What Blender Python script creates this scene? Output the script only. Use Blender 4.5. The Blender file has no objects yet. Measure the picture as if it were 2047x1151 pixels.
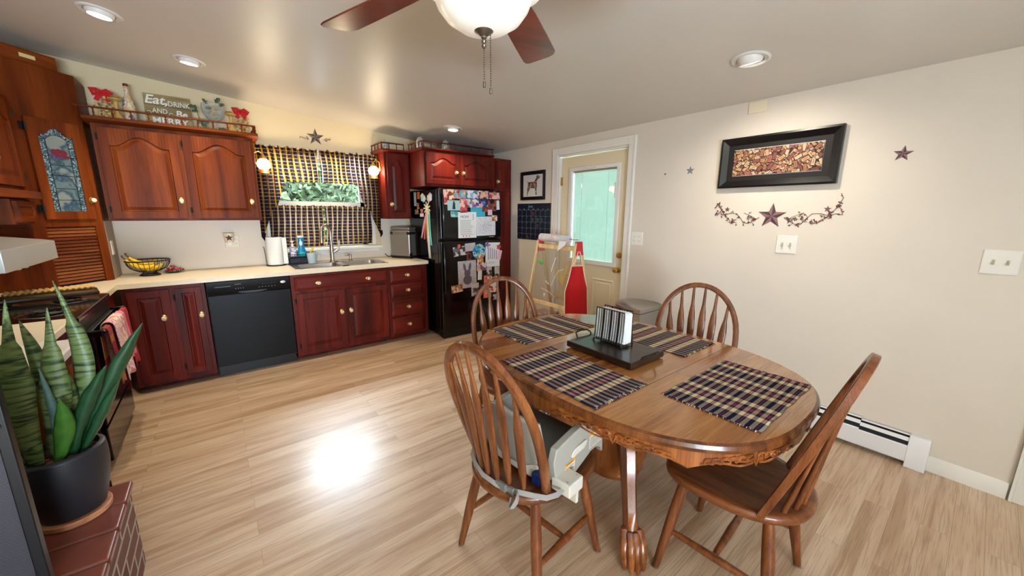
import bpy, bmesh, math, random
from mathutils import Vector, Matrix
PI = math.pi
R = random.Random(11)
COL = bpy.context.scene.collection

# ------------------------------------------------------------------ materials
def lin(c):
    return tuple(((v/255)/12.92 if v/255 <= .04045 else ((v/255+.055)/1.055)**2.4) for v in c[:3]) + (1.0,)

def nmat(name):
    m = bpy.data.materials.new(name); m.use_nodes = True
    nt = m.node_tree; b = nt.nodes['Principled BSDF']
    return m, nt, b

def setp(b, rough=.5, metal=0, spec=.5, coat=0, trans=0, ior=1.45):
    b.inputs['Roughness'].default_value = rough
    b.inputs['Metallic'].default_value = metal
    b.inputs['Specular IOR Level'].default_value = spec
    b.inputs['Coat Weight'].default_value = coat
    b.inputs['Coat Roughness'].default_value = .12
    b.inputs['Transmission Weight'].default_value = trans
    b.inputs['IOR'].default_value = ior

def mat(name, col, rough=.5, metal=0, spec=.5, coat=0, emit=0, ecol=None, trans=0, ior=1.45, var=0, vscale=20, bump=0, bscale=200):
    m, nt, b = nmat(name); c = lin(col)
    b.inputs['Base Color'].default_value = c
    setp(b, rough, metal, spec, coat, trans, ior)
    if emit:
        b.inputs['Emission Color'].default_value = lin(ecol or col); b.inputs['Emission Strength'].default_value = emit
    if var or bump:
        tc = nt.nodes.new('ShaderNodeTexCoord')
    if var:
        n = nt.nodes.new('ShaderNodeTexNoise'); n.inputs['Scale'].default_value = vscale; n.inputs['Detail'].default_value = 4
        nt.links.new(tc.outputs['Object'], n.inputs['Vector'])
        r = nt.nodes.new('ShaderNodeValToRGB')
        r.color_ramp.elements[0].position = .3; r.color_ramp.elements[1].position = .7
        r.color_ramp.elements[0].color = tuple(x*(1-var) for x in c[:3])+(1,)
        r.color_ramp.elements[1].color = tuple(min(1, x*(1+var)) for x in c[:3])+(1,)
        nt.links.new(n.outputs['Fac'], r.inputs['Fac']); nt.links.new(r.outputs['Color'], b.inputs['Base Color'])
    if bump:
        n2 = nt.nodes.new('ShaderNodeTexNoise'); n2.inputs['Scale'].default_value = bscale
        nt.links.new(tc.outputs['Object'], n2.inputs['Vector'])
        bp = nt.nodes.new('ShaderNodeBump'); bp.inputs['Strength'].default_value = bump; bp.inputs['Distance'].default_value = .002
        nt.links.new(n2.outputs['Fac'], bp.inputs['Height']); nt.links.new(bp.outputs['Normal'], b.inputs['Normal'])
    return m

def wood(name, dark, mid, light, axis='z', s=1.0, rough=.35, coat=.3, planks=None, pore=.35, spec=.4):
    """streaky grain along one axis of the object; planks=(length, width) adds boards along x"""
    m, nt, b = nmat(name); N = nt.nodes.new; L = nt.links.new
    setp(b, rough, 0, spec, coat)
    tc = N('ShaderNodeTexCoord'); mp = N('ShaderNodeMapping')
    sc = {'x': (1.3, 16, 16), 'y': (16, 1.3, 16), 'z': (16, 16, 1.3)}[axis]
    mp.inputs['Scale'].default_value = tuple(v*s for v in sc)
    oi = N('ShaderNodeObjectInfo'); mu = N('ShaderNodeMath'); mu.operation = 'MULTIPLY'; mu.inputs[1].default_value = 37
    L(oi.outputs['Random'], mu.inputs[0]); cb = N('ShaderNodeCombineXYZ')
    for k in range(3): L(mu.outputs[0], cb.inputs[k])
    L(cb.outputs[0], mp.inputs['Location'])
    n = N('ShaderNodeTexNoise'); n.inputs['Scale'].default_value = 1.0; n.inputs['Detail'].default_value = 5; n.inputs['Distortion'].default_value = .7
    vec = tc.outputs['Object']
    L(mp.outputs[0], n.inputs['Vector'])
    r = N('ShaderNodeValToRGB'); e = r.color_ramp.elements
    e[0].position = .3; e[0].color = lin(dark); e[1].position = .72; e[1].color = lin(light)
    k = e.new(.5); k.color = lin(mid)
    fac = n.outputs['Fac']
    # fine pores
    mp2 = N('ShaderNodeMapping'); mp2.inputs['Scale'].default_value = tuple(v*s*q_ for v, q_ in zip(sc, {'x': (5, 13, 13), 'y': (13, 5, 13), 'z': (13, 13, 5)}[axis]))
    n2 = N('ShaderNodeTexNoise'); n2.inputs['Scale'].default_value = 1; n2.inputs['Detail'].default_value = 2
    L(mp2.outputs[0], n2.inputs['Vector'])
    r2 = N('ShaderNodeValToRGB'); r2.color_ramp.elements[0].position = .38; r2.color_ramp.elements[1].position = .5
    r2.color_ramp.elements[0].color = (1-pore, 1-pore, 1-pore, 1); r2.color_ramp.elements[1].color = (1, 1, 1, 1)
    L(n2.outputs['Fac'], r2.inputs['Fac'])
    if planks:
        br = N('ShaderNodeTexBrick'); br.inputs['Scale'].default_value = 1
        br.inputs['Brick Width'].default_value = planks[0]; br.inputs['Row Height'].default_value = planks[1]
        br.inputs['Mortar Size'].default_value = planks[2] if len(planks) > 2 else .0008
        br.inputs['Color1'].default_value = (0, 0, 0, 1); br.inputs['Color2'].default_value = (1, 1, 1, 1); br.inputs['Mortar'].default_value = (.5, .5, .5, 1)
        br.offset = .37; br.offset_frequency = 2
        L(vec, br.inputs['Vector'])
        va = N('ShaderNodeVectorMath'); va.operation = 'MULTIPLY_ADD'; va.inputs[1].default_value = (3.1, 3.7, 1.9)
        L(br.outputs['Color'], va.inputs[0]); L(vec, va.inputs[2]); vec = va.outputs[0]
        mx = N('ShaderNodeMath'); mx.operation = 'MULTIPLY_ADD'; mx.inputs[1].default_value = planks[3] if len(planks) > 3 else .16
        su = N('ShaderNodeMath'); su.operation = 'SUBTRACT'; su.inputs[1].default_value = .5
        L(br.outputs['Color'], su.inputs[0]); L(su.outputs[0], mx.inputs[0]); L(fac, mx.inputs[2]); fac = mx.outputs[0]
    L(vec, mp.inputs['Vector']); L(vec, mp2.inputs['Vector'])
    L(fac, r.inputs['Fac'])
    mm = N('ShaderNodeMix'); mm.data_type = 'RGBA'; mm.blend_type = 'MULTIPLY'; mm.inputs[0].default_value = 1
    L(r.outputs['Color'], mm.inputs[6]); L(r2.outputs['Color'], mm.inputs[7])
    colout = mm.outputs[2]
    if planks:
        m3 = N('ShaderNodeMix'); m3.data_type = 'RGBA'; m3.blend_type = 'MIX'
        L(br.outputs['Fac'], m3.inputs[0]); L(colout, m3.inputs[6]); m3.inputs[7].default_value = tuple(v*.55 for v in lin(dark)[:3])+(1,)
        colout = m3.outputs[2]
    L(colout, b.inputs['Base Color'])
    return m

def plaid(name, us, vs, pu, pv, transl=0.0, rough=.9, wear=.12, lift=0):
    """woven tartan from UV metres: us / vs are [(start 0..1, colour)] stripes repeating every pu / pv metres"""
    m, nt, b = nmat(name); N = nt.nodes.new; L = nt.links.new
    setp(b, rough, 0, .1)
    uv = N('ShaderNodeUVMap'); sp = N('ShaderNodeSeparateXYZ'); L(uv.outputs[0], sp.inputs[0])
    outs = []
    for i, (st, p) in enumerate(((us, pu), (vs, pv))):
        d = N('ShaderNodeMath'); d.operation = 'DIVIDE'; d.inputs[1].default_value = p; L(sp.outputs[i], d.inputs[0])
        f = N('ShaderNodeMath'); f.operation = 'FRACT'; L(d.outputs[0], f.inputs[0])
        r = N('ShaderNodeValToRGB'); r.color_ramp.interpolation = 'CONSTANT'
        e = r.color_ramp.elements
        e[0].position = 0; e[0].color = lin(st[0][1])
        e[1].position = st[1][0]; e[1].color = lin(st[1][1])
        for q in st[2:]:
            k = e.new(q[0]); k.color = lin(q[1])
        L(f.outputs[0], r.inputs['Fac']); outs.append(r.outputs['Color'])
    mx = N('ShaderNodeMix'); mx.data_type = 'RGBA'; mx.inputs[0].default_value = .5; gg = []
    for k in (0, 1):
        g = N('ShaderNodeGamma'); g.inputs[1].default_value = .5; L(outs[k], g.inputs[0]); L(g.outputs[0], mx.inputs[6+k])
    g2 = N('ShaderNodeGamma'); g2.inputs[1].default_value = 2; L(mx.outputs[2], g2.inputs[0])
    if lift:
        ml = N('ShaderNodeMix'); ml.data_type = 'RGBA'; ml.blend_type = 'LIGHTEN'; ml.inputs[0].default_value = 1
        L(outs[0], ml.inputs[6]); L(outs[1], ml.inputs[7])
        m0 = mx; mx = N('ShaderNodeMix'); mx.data_type = 'RGBA'; mx.inputs[0].default_value = lift
        L(g2.outputs[0], mx.inputs[6]); L(ml.outputs[2], mx.inputs[7])
    n = N('ShaderNodeTexNoise'); n.inputs['Scale'].default_value = 900; L(uv.outputs[0], n.inputs['Vector'])
    r3 = N('ShaderNodeValToRGB'); r3.color_ramp.elements[0].color = (1-wear*2,)*3+(1,); r3.color_ramp.elements[1].color = (1+wear,)*3+(1,)
    L(n.outputs['Fac'], r3.inputs['Fac'])
    m2 = N('ShaderNodeMix'); m2.data_type = 'RGBA'; m2.blend_type = 'MULTIPLY'; m2.inputs[0].default_value = 1
    L(mx.outputs[2] if lift else g2.outputs[0], m2.inputs[6]); L(r3.outputs['Color'], m2.inputs[7])
    L(m2.outputs[2], b.inputs['Base Color'])
    if transl:
        t = N('ShaderNodeBsdfTranslucent'); L(m2.outputs[2], t.inputs['Color'])
        ms = N('ShaderNodeMixShader'); ms.inputs[0].default_value = transl
        L(b.outputs[0], ms.inputs[1]); L(t.outputs[0], ms.inputs[2])
        L(ms.outputs[0], nt.nodes['Material Output'].inputs['Surface'])
    return m

def blotch(name, cols, scale=40, rough=.5, coords='Object', kind='vor', edge=None):
    """patches of several colours (printed pictures, corks, petals)"""
    m, nt, b = nmat(name); N = nt.nodes.new; L = nt.links.new
    setp(b, rough, 0, .3)
    tc = N('ShaderNodeTexCoord'); oi = N('ShaderNodeObjectInfo')
    va = N('ShaderNodeVectorMath'); va.operation = 'MULTIPLY_ADD'; va.inputs[1].default_value = (9, 7, 5)
    L(oi.outputs['Random'], va.inputs[0]); L(tc.outputs[coords], va.inputs[2])
    if kind == 'vor':
        v = N('ShaderNodeTexVoronoi'); v.inputs['Scale'].default_value = scale; L(va.outputs[0], v.inputs['Vector'])
        s = N('ShaderNodeSeparateColor'); L(v.outputs['Color'], s.inputs[0]); fac = s.outputs[0]
    else:
        v = N('ShaderNodeTexNoise'); v.inputs['Scale'].default_value = scale; v.inputs['Detail'].default_value = 3
        L(va.outputs[0], v.inputs['Vector']); fac = v.outputs['Fac']
    r = N('ShaderNodeValToRGB'); e = r.color_ramp.elements
    lo, hi = (0, 1) if kind == 'vor' else (.3, .7)
    r.color_ramp.interpolation = 'CONSTANT' if kind == 'vor' else 'LINEAR'
    k = len(cols)
    e[0].position = lo; e[0].color = lin(cols[0]); e[1].position = lo+(hi-lo)*(k-1)/k; e[1].color = lin(cols[-1])
    for i in range(1, k-1):
        q = e.new(lo+(hi-lo)*i/k); q.color = lin(cols[i])
    L(fac, r.inputs['Fac']); L(r.outputs['Color'], b.inputs['Base Color'])
    return m

# ------------------------------------------------------------------ mesh builder
class MB:
    def __init__(s):
        s.v = []; s.f = []; s.mi = []; s.uv = []; s.cur = 0; s.M = Matrix()
    def add(s, vs, fs, uvs=None):
        b = len(s.v)
        s.v += [s.M @ Vector(p) for p in vs]
        s.uv += uvs if uvs else [(0, 0)]*len(vs)
        s.f += [tuple(b+i for i in f) for f in fs]; s.mi += [s.cur]*len(fs)
        return s
    def box(s, x0, x1, y0, y1, z0, z1):
        return s.add([(x0,y0,z0),(x1,y0,z0),(x1,y1,z0),(x0,y1,z0),(x0,y0,z1),(x1,y0,z1),(x1,y1,z1),(x0,y1,z1)],
                     [(3,2,1,0),(4,5,6,7),(0,1,5,4),(1,2,6,5),(2,3,7,6),(3,0,4,7)])
    def cbox(s, c, d):
        return s.box(c[0]-d[0]/2, c[0]+d[0]/2, c[1]-d[1]/2, c[1]+d[1]/2, c[2]-d[2]/2, c[2]+d[2]/2)
    def prism(s, poly, a, b, plane='xy'):
        f = {'xy': lambda p, k: (p[0], p[1], k), 'xz': lambda p, k: (p[0], k, p[1]), 'yz': lambda p, k: (k, p[0], p[1])}[plane]
        n = len(poly)
        return s.add([f(p, a) for p in poly]+[f(p, b) for p in poly],
                     [tuple(range(n))[::-1], tuple(range(n, 2*n))]+[(i, (i+1) % n, n+(i+1) % n, n+i) for i in range(n)])
    def loops(s, rings, cap0=True, cap1=True, closed=True):
        n = len(rings[0]); vs = [p for r in rings for p in r]; fs = []
        m = n if closed else n-1
        for k in range(len(rings)-1):
            for i in range(m):
                j = (i+1) % n
                fs.append((k*n+i, k*n+j, (k+1)*n+j, (k+1)*n+i))
        if cap0: fs.append(tuple(range(n))[::-1])
        if cap1: fs.append(tuple(range((len(rings)-1)*n, len(rings)*n)))
        return s.add(vs, fs)
    def lathe(s, prof, n=24, c=(0,0,0), d=None, a0=0, wob=None, cap=True):
        M = Matrix()
        if d is not None:
            M = Vector((0,0,1)).rotation_difference(Vector(d)).to_matrix().to_4x4()
        rings = []
        for r, z in prof:
            rr = []
            for i in range(n):
                a = a0+2*PI*i/n; q = max(r, 1e-4)*(wob(a, z) if wob else 1)
                rr.append(tuple(M @ Vector((q*math.cos(a), q*math.sin(a), z)) + Vector(c)))
            rings.append(rr)
        return s.loops(rings, cap, cap)
    def cyl(s, p0, p1, r0, r1=None, n=16):
        p0, p1 = Vector(p0), Vector(p1); d = p1-p0
        return s.lathe([(r0, 0), (r0 if r1 is None else r1, d.length)], n, p0, d)
    def tube(s, pts, r, n=8, closed=False, flat=None, up=None):
        """sweep; r scalar or list; flat=(w,h) gives a rectangular section w across, h along 'up'"""
        P = [Vector(p) for p in pts]; m = len(P); rings = []; nrm = None
        for i in range(m):
            t = (P[(i+1) % m]-P[i-1]) if closed else (P[min(i+1, m-1)]-P[max(i-1, 0)])
            t.normalize()
            if up is not None:
                nrm = Vector(up)-t*t.dot(Vector(up))
            elif nrm is None:
                a = Vector((0,0,1)) if abs(t.z) < .9 else Vector((1,0,0)); nrm = a-t*t.dot(a)
            else:
                nrm = nrm-t*t.dot(nrm)
            nrm.normalize(); bi = t.cross(nrm); q = r[i] if isinstance(r, (list, tuple)) else r
            if flat:
                fw, fh = (flat[i] if isinstance(flat, list) else flat)
                c = .8
                sec = [(fw*.5, fh*.5*c), (fw*.5*c, fh*.5), (-fw*.5*c, fh*.5), (-fw*.5, fh*.5*c), (-fw*.5, -fh*.5*c), (-fw*.5*c, -fh*.5), (fw*.5*c, -fh*.5), (fw*.5, -fh*.5*c)]
                rings.append([tuple(P[i]+bi*a+nrm*b) for a, b in sec])
            else:
                rings.append([tuple(P[i]+(nrm*math.cos(2*PI*k/n)+bi*math.sin(2*PI*k/n))*q) for k in range(n)])
        if closed:
            rings.append(rings[0]); return s.loops(rings, False, False)
        return s.loops(rings)
    def ball(s, c, r, n=12, sc=(1,1,1)):
        k = max(4, n//2); rings = []
        for j in range(1, k):
            a = PI*j/k
            rings.append([(c[0]+r*sc[0]*math.sin(a)*math.cos(2*PI*i/n), c[1]+r*sc[1]*math.sin(a)*math.sin(2*PI*i/n), c[2]-r*sc[2]*math.cos(a)) for i in range(n)])
        return s.loops(rings)
    def grid(s, fn, nu, nv, uv=None, solid=0):
        vs = []; us = []
        for j in range(nv+1):
            for i in range(nu+1):
                vs.append(fn(i/nu, j/nv)); us.append(uv(i/nu, j/nv) if uv else (i/nu, j/nv))
        fs = [(j*(nu+1)+i, j*(nu+1)+i+1, (j+1)*(nu+1)+i+1, (j+1)*(nu+1)+i) for j in range(nv) for i in range(nu)]
        return s.add(vs, fs, us)
    def build(s, name, ms, parent=None, smooth=True, bevel=0, seg=2, loc=None, fix=True, ang=38, thick=0):
        me = bpy.data.meshes.new(name)
        me.from_pydata([tuple(p) for p in s.v], [], s.f)
        ms = ms if isinstance(ms, (list, tuple)) else [ms]
        for m in ms: me.materials.append(m)
        ul = me.uv_layers.new(name='UVMap')
        for p in me.polygons:
            p.material_index = s.mi[p.index]
            for li in p.loop_indices: ul.data[li].uv = s.uv[me.loops[li].vertex_index]
        if fix:
            bm = bmesh.new(); bm.from_mesh(me); bmesh.ops.recalc_face_normals(bm, faces=bm.faces); bm.to_mesh(me); bm.free()
        for p in me.polygons: p.use_smooth = smooth
        if smooth: me.set_sharp_from_angle(angle=math.radians(ang))
        o = bpy.data.objects.new(name, me); COL.objects.link(o)
        if parent: o.parent = parent
        if loc: o.location = loc
        if thick:
            q = o.modifiers.new('Solidify', 'SOLIDIFY'); q.thickness = thick; q.offset = 0
        if bevel:
            q = o.modifiers.new('Bevel', 'BEVEL'); q.width = bevel; q.segments = seg; q.limit_method = 'ANGLE'; q.angle_limit = math.radians(40); q.harden_normals = True
        return o

def tag(o, label=None, cat=None, group=None, kind=None):
    if label: o['label'] = label
    if cat: o['category'] = cat
    if group: o['group'] = group
    if kind: o['kind'] = kind
    return o
def thing(name, label, cat, loc=(0,0,0), rz=0, group=None):
    o = bpy.data.objects.new(name, None); COL.objects.link(o); o.empty_display_size = .1
    o.location = loc; o.rotation_euler = (0, 0, rz)
    return tag(o, label, cat, group)
def struct(o): o['kind'] = 'structure'; return o
def copy_thing(o, loc, rz=None, label=None):
    c = o.copy(); COL.objects.link(c); c.location = loc
    if rz is not None: c.rotation_euler = (0, 0, rz)
    if label: c['label'] = label
    for ch in o.children:
        d = ch.copy(); COL.objects.link(d); d.parent = c
        for g in ch.children:
            e = g.copy(); COL.objects.link(e); e.parent = d
    return c
def text(body, size, m, parent, loc, rot=(PI/2, 0, 0), name='lettering', off=0, shear=0, align='CENTER', sx=1, ext=.0006, space=1):
    cu = bpy.data.curves.new(name, 'FONT'); cu.body = body; cu.size = size; cu.align_x = align; cu.align_y = 'CENTER'
    cu.extrude = ext; cu.offset = off; cu.shear = shear; cu.materials.append(m); cu.resolution_u = 3; cu.space_character = space
    o = bpy.data.objects.new(name, cu); COL.objects.link(o); o.parent = parent; o.location = loc; o.rotation_euler = rot; o.scale = (sx, 1, 1)
    return o

# ------------------------------------------------------------------ palette
M = {}
M['wall'] = mat('wall_paint', (222, 213, 202), .75, var=.02, vscale=3)
M['wallk'] = mat('kitchen_wall_paint', (224, 204, 166), .75, var=.02, vscale=3)
M['splash'] = mat('splashback_laminate', (224, 212, 198), .5)
M['ceil'] = mat('ceiling_paint', (216, 210, 202), .4, spec=.9, var=.015, vscale=2)
M['white'] = mat('white_paint', (236, 233, 228), .45)
M['cream'] = mat('cream_paint', (234, 222, 196), .45)
M['floor'] = wood('laminate_floor', (176, 142, 112), (200, 170, 142), (214, 188, 162), 'x', .9, .42, .6, planks=(1.25, .098, .0006, .22), pore=.22)
M['floor'].node_tree.nodes['Principled BSDF'].inputs['Coat Roughness'].default_value = .26
M['cherry'] = wood('cherry_warmlit', (78, 30, 8), (106, 46, 12), (132, 64, 22), 'z', .6, .42, .0, pore=.15, spec=.12)  # same cherry as the red pair, browned to carry the warmer light
M['cherryx'] = wood('cherry_warmlit_across', (78, 30, 8), (106, 46, 12), (132, 64, 22), 'x', .6, .42, .0, pore=.15, spec=.12)
M['mahog'] = wood('cherry_redlit', (58, 12, 8), (92, 22, 14), (122, 38, 24), 'z', .6, .42, .0, pore=.15, spec=.28)  # the cherry again, its redder tone put in for different light
M['redlitx'] = wood('cherry_redlit_across', (58, 12, 8), (92, 22, 14), (122, 38, 24), 'x', .6, .42, .0, pore=.15, spec=.28)
M['oak'] = wood('oak_chair', (88, 44, 20), (120, 66, 32), (144, 86, 46), 'z', 1.6, .34, .3, pore=.3)
M['oaky'] = wood('oak_seat', (80, 40, 18), (110, 60, 28), (136, 78, 40), 'y', 1.6, .34, .3, pore=.3)
M['oaktop'] = wood('oak_table_top', (122, 70, 28), (160, 100, 46), (184, 124, 64), 'x', 1.3, .2, .9, planks=(3.5, .145, .0004, .4), pore=.25)
M['oakleg'] = wood('oak_pedestal', (92, 46, 16), (140, 76, 32), (168, 100, 46), 'z', 1.2, .28, .4, pore=.35)
M['black'] = mat('black_gloss', (10, 10, 13), .14, spec=.45)
M['blackd'] = mat('black_appliance', (12, 12, 17), .34, spec=.22)
M['blackm'] = mat('black_satin', (14, 14, 17), .38)
M['blackwire'] = mat('black_wire', (16, 15, 16), .45)
M['steel'] = mat('brushed_steel', (190, 188, 186), .28, 1)
M['nickel'] = mat('brushed_nickel', (176, 166, 152), .3, 1)
M['chrome'] = mat('chrome', (215, 215, 215), .08, 1)
M['brass'] = mat('brass', (190, 152, 78), .32, .85)
M['porc'] = mat('porcelain', (240, 232, 214), .25)
M['iron'] = mat('dark_iron', (38, 32, 28), .5, .6)
M['paper'] = mat('white_paper', (236, 238, 240), .8)
M['glass'], nt, b = nmat('clear_glass'); setp(b, .05, 0, .8); b.inputs['Base Color'].default_value = lin((226, 234, 232))
tr = nt.nodes.new('ShaderNodeBsdfTransparent'); tr.inputs[0].default_value = (.94, .97, .96, 1); lw = nt.nodes.new('ShaderNodeLayerWeight'); lw.inputs[0].default_value = .35; ms = nt.nodes.new('ShaderNodeMixShader'); ma = nt.nodes.new('ShaderNodeMath'); ma.operation = 'MULTIPLY_ADD'; ma.inputs[1].default_value = .7; ma.inputs[2].default_value = .1
nt.links.new(lw.outputs['Facing'], ma.inputs[0]); nt.links.new(ma.outputs[0], ms.inputs[0]); nt.links.new(tr.outputs[0], ms.inputs[1]); nt.links.new(b.outputs[0], ms.inputs[2]); nt.links.new(ms.outputs[0], nt.nodes['Material Output'].inputs['Surface'])
M['red'] = mat('red_cloth', (190, 8, 16), .7)
# ------------------------------------------------------------------ camera
FPX, YAW, PITCH, ROLL, EYE = 749.57, .667187, .196832, .0055805, 1.45
cd = bpy.data.cameras.new('camera'); cam = bpy.data.objects.new('camera', cd); COL.objects.link(cam)
cd.sensor_width = 36; cd.lens = 36*FPX/2047; cd.clip_start = .05
cy, sy, cp, sp_, cr, sr = math.cos(YAW), math.sin(YAW), math.cos(PITCH), math.sin(PITCH), math.cos(ROLL), math.sin(ROLL)
f0, r0, u0 = Vector((sy, cy, 0)), Vector((cy, -sy, 0)), Vector((0, 0, 1))
f2, u2 = f0*cp-u0*sp_, u0*cp+f0*sp_
r3, u3 = r0*cr+u2*sr, u2*cr-r0*sr
cam.matrix_world = Matrix(((r3.x, u3.x, -f2.x, 0), (r3.y, u3.y, -f2.y, 0), (r3.z, u3.z, -f2.z, EYE), (0, 0, 0, 1)))
bpy.context.scene.camera = cam

YB, XR, XL, YN = 4.66, 3.096, -1.27, -2.2       # room faces
def ceil_z(x): return 2.531-.096*x

# ------------------------------------------------------------------ shell
def wall_holes(name, axis, pos, thick, a0, a1, z1, holes, m):
    """solid wall with rectangular openings; axis = direction it runs along"""
    mb = MB(); cuts = sorted({a0, a1, *[h[0] for h in holes], *[h[1] for h in holes]})
    for p, q in zip(cuts, cuts[1:]):
        zs = [(0, z1)]
        for h in holes:
            if h[0] <= p and h[1] >= q: zs = [(0, h[2]), (h[3], z1)]
        for lo, hi in zs:
            if hi-lo < 1e-4: continue
            if axis == 'x': mb.box(p, q, pos, pos+thick, lo, hi)
            else: mb.box(pos, pos+thick, p, q, lo, hi)
    return struct(mb.build(name, m, smooth=False))
WX0, WX1, WZ0, WZ1 = .52, 1.455, 1.07, 2.02     # kitchen window opening
DY0, DY1, DZ1 = 2.19, 3.105, 2.075              # exterior door opening
wall_holes('wall_back', 'x', YB, .16, XL-.16, XR+.16, 2.85, [(WX0, WX1, WZ0, WZ1)], M['wallk'])
wall_holes('wall_right', 'y', XR, .16, YN, YB, 2.6, [(DY0, DY1, 0, DZ1)], M['wall'])
wall_holes('wall_left', 'y', XL-.16, .16, YN, YB, 2.85, [], M['wallk'])
wall_holes('wall_near', 'x', YN-.16, .16, XL-.16, XR+.16, 2.85, [(-1.22, .35, .65, 1.75)], M['wall'])
struct(MB().box(XL-.16, XR+.16, YN-.16, YB+.16, -.06, 0).build('floor', M['floor'], smooth=False))
x0, x1 = XL-.16, XR+.16
mb = MB(); mb.prism([(x0, ceil_z(x0)), (x1, ceil_z(x1)), (x1, ceil_z(x1)+.08), (x0, ceil_z(x0)+.08)], YN-.16, YB+.16, 'xz')
struct(mb.build('ceiling', M['ceil'], smooth=False))

# splashback panel between worktop and wall cabinets (both walls)
mb = MB(); mb.box(-.68, WX0-.1, YB-.006, YB, .91, 1.39); mb.box(1.6, 1.94, YB-.006, YB, .91, 1.39); mb.box(WX0-.1, 1.6, YB-.006, YB, .91, 1.03)
struct(mb.build('trim_1', M['splash'], smooth=False))

# baseboard and cased opening on the right wall
def moulding(y0, y1):
    prof = [(XR, 0), (XR-.014, 0), (XR-.014, .066), (XR-.009, .074), (XR-.009, .082), (XR-.004, .09), (XR, .09)]
    return MB().prism(prof, y0, y1, 'xz')
mb = moulding(-.255, .03); struct(mb.build('baseboard_right', M['white']))
mb = MB()
for y in (-.36, -1.28): mb.box(XR-.022, XR-.0005, y, y+.098, 0, 2.08); mb.box(XR-.028, XR-.0005, y+.085, y+.098, 0, 2.08)
mb.box(XR-.022, XR-.0005, -1.28, -.262, 2.08, 2.18)
struct(mb.build('trim_2', M['white'], bevel=.004))
struct(MB().box(XR-.012, XR-.0005, -1.182, -.36, .012, 2.08).build('door_2', M['white'], smooth=False))

# ------------------------------------------------------------------ kitchen window
mb = MB(); yc = YB-.02
mb.box(WX0-.085, WX0, yc, YB, WZ0, WZ1+.085); mb.box(WX1, WX1+.085, yc, YB, WZ0, WZ1+.085); mb.box(WX0, WX1, yc, YB, WZ1, WZ1+.085)
w = struct(mb.build('window_1', M['white'], bevel=.004))
mb = MB(); mb.box(.425, 1.6, YB-.075, YB+.07, 1.03, 1.06); mb.box(.45, 1.575, YB-.018, YB, .985, 1.03)
struct(mb.build('window_sill', M['white'], w, bevel=.006))
for nm, z0, z1, yy in (('upper_sash', 1.52, WZ1, YB+.09), ('lower_sash', 1.06, 1.56, YB+.06)):
    mb = MB(); t = .045
    mb.box(WX0, WX0+t, yy, yy+.03, z0, z1); mb.box(WX1-t, WX1, yy, yy+.03, z0, z1); mb.box(WX0, WX1, yy, yy+.03, z0, z0+t); mb.box(WX0, WX1, yy, yy+.03, z1-t, z1)
    s = struct(mb.build(nm, M['white'], w, smooth=False))
M['pane'], nt, b = nmat('window_pane')
tr = nt.nodes.new('ShaderNodeBsdfTransparent'); gl = nt.nodes.new('ShaderNodeBsdfGlossy'); gl.inputs['Roughness'].default_value = .02
fr = nt.nodes.new('ShaderNodeFresnel'); ms = nt.nodes.new('ShaderNodeMixShader'); fr.inputs['IOR'].default_value = 1.35
nt.links.new(fr.outputs[0], ms.inputs[0]); nt.links.new(tr.outputs[0], ms.inputs[1]); nt.links.new(gl.outputs[0], ms.inputs[2])
nt.links.new(ms.outputs[0], nt.nodes['Material Output'].inputs['Surface'])
mb = MB(); mb.box(WX0+.04, WX1-.04, YB+.103, YB+.106, 1.56, WZ1-.04); mb.box(WX0+.04, WX1-.04, YB+.073, YB+.076, 1.1, 1.52)
struct(mb.build('pane', M['pane'], w, smooth=False))

# unseen window, added behind the camera to let cool fill light in
mb = MB()
for a in (-1.22, -.71, -.22, .29): mb.box(a, a+.06, YN-.12, YN-.06, .65, 1.75)
mb.box(-1.22, .35, YN-.12, YN-.06, .65, .71); mb.box(-1.22, .35, YN-.12, YN-.06, 1.69, 1.75)
struct(mb.build('fill_window', M['white'], smooth=False))

# ------------------------------------------------------------------ exterior door in the right wall
M['door'] = mat('door_paint', (232, 218, 186), .4)
d = struct(bpy.data.objects.new('door_1', None)); COL.objects.link(d); d.location = (XR, 2.645, 0)
def dpart(mb, name, m, **k):
    o = mb.build(name, m, d, **k); o['kind'] = 'structure'; return o
# local: x into wall +, y along wall, z up.
GY0, GY1, GZ0, GZ1 = -.315, .285, .955, 1.90
mb = MB()
yy0, yy1 = -.435, .44
mb.box(.035, .075, yy0, GY0, .01, 2.05); mb.box(.035, .075, GY1, yy1, .01, 2.05); mb.box(.035, .075, GY0, GY1, .01, GZ0); mb.box(.035, .075, GY0, GY1, GZ1, 2.05)
dpart(mb, 'door_slab', M['door'], smooth=False)
mb = MB()
for y0 in (-.34, .06):
    a, b_ = y0, y0+.28
    rings = []
    for off, dx in ((0, .034), (.012, .026), (.03, .034), (.045, .029)):
        rings.append([(dx, a+off, .16+off), (dx, b_-off, .16+off), (dx, b_-off, .78-off), (dx, a+off, .78-off)])
    mb.loops(rings, False, True)
dpart(mb, 'raised_panel', M['door'], smooth=False)
mb = MB()
for (a, b_, c, e) in ((GY0-.035, GY0+.005, GZ0-.035, GZ1+.035), (GY1-.005, GY1+.035, GZ0-.035, GZ1+.035)): mb.box(.02, .06, a, b_, c, e)
mb.box(.02, .06, GY0, GY1, GZ0-.035, GZ0+.005); mb.box(.02, .06, GY0, GY1, GZ1-.005, GZ1+.035)
mb.box(.012, .03, -.06, .12, GZ1+.004, GZ1+.02)
dpart(mb, 'glazing_frame', M['white'], bevel=.005)
mb = MB(); mb.box(.055, .058, GY0, GY1, GZ0, GZ1); dpart(mb, 'pane', M['pane'], smooth=False)
mb = MB(); n = 62
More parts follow.
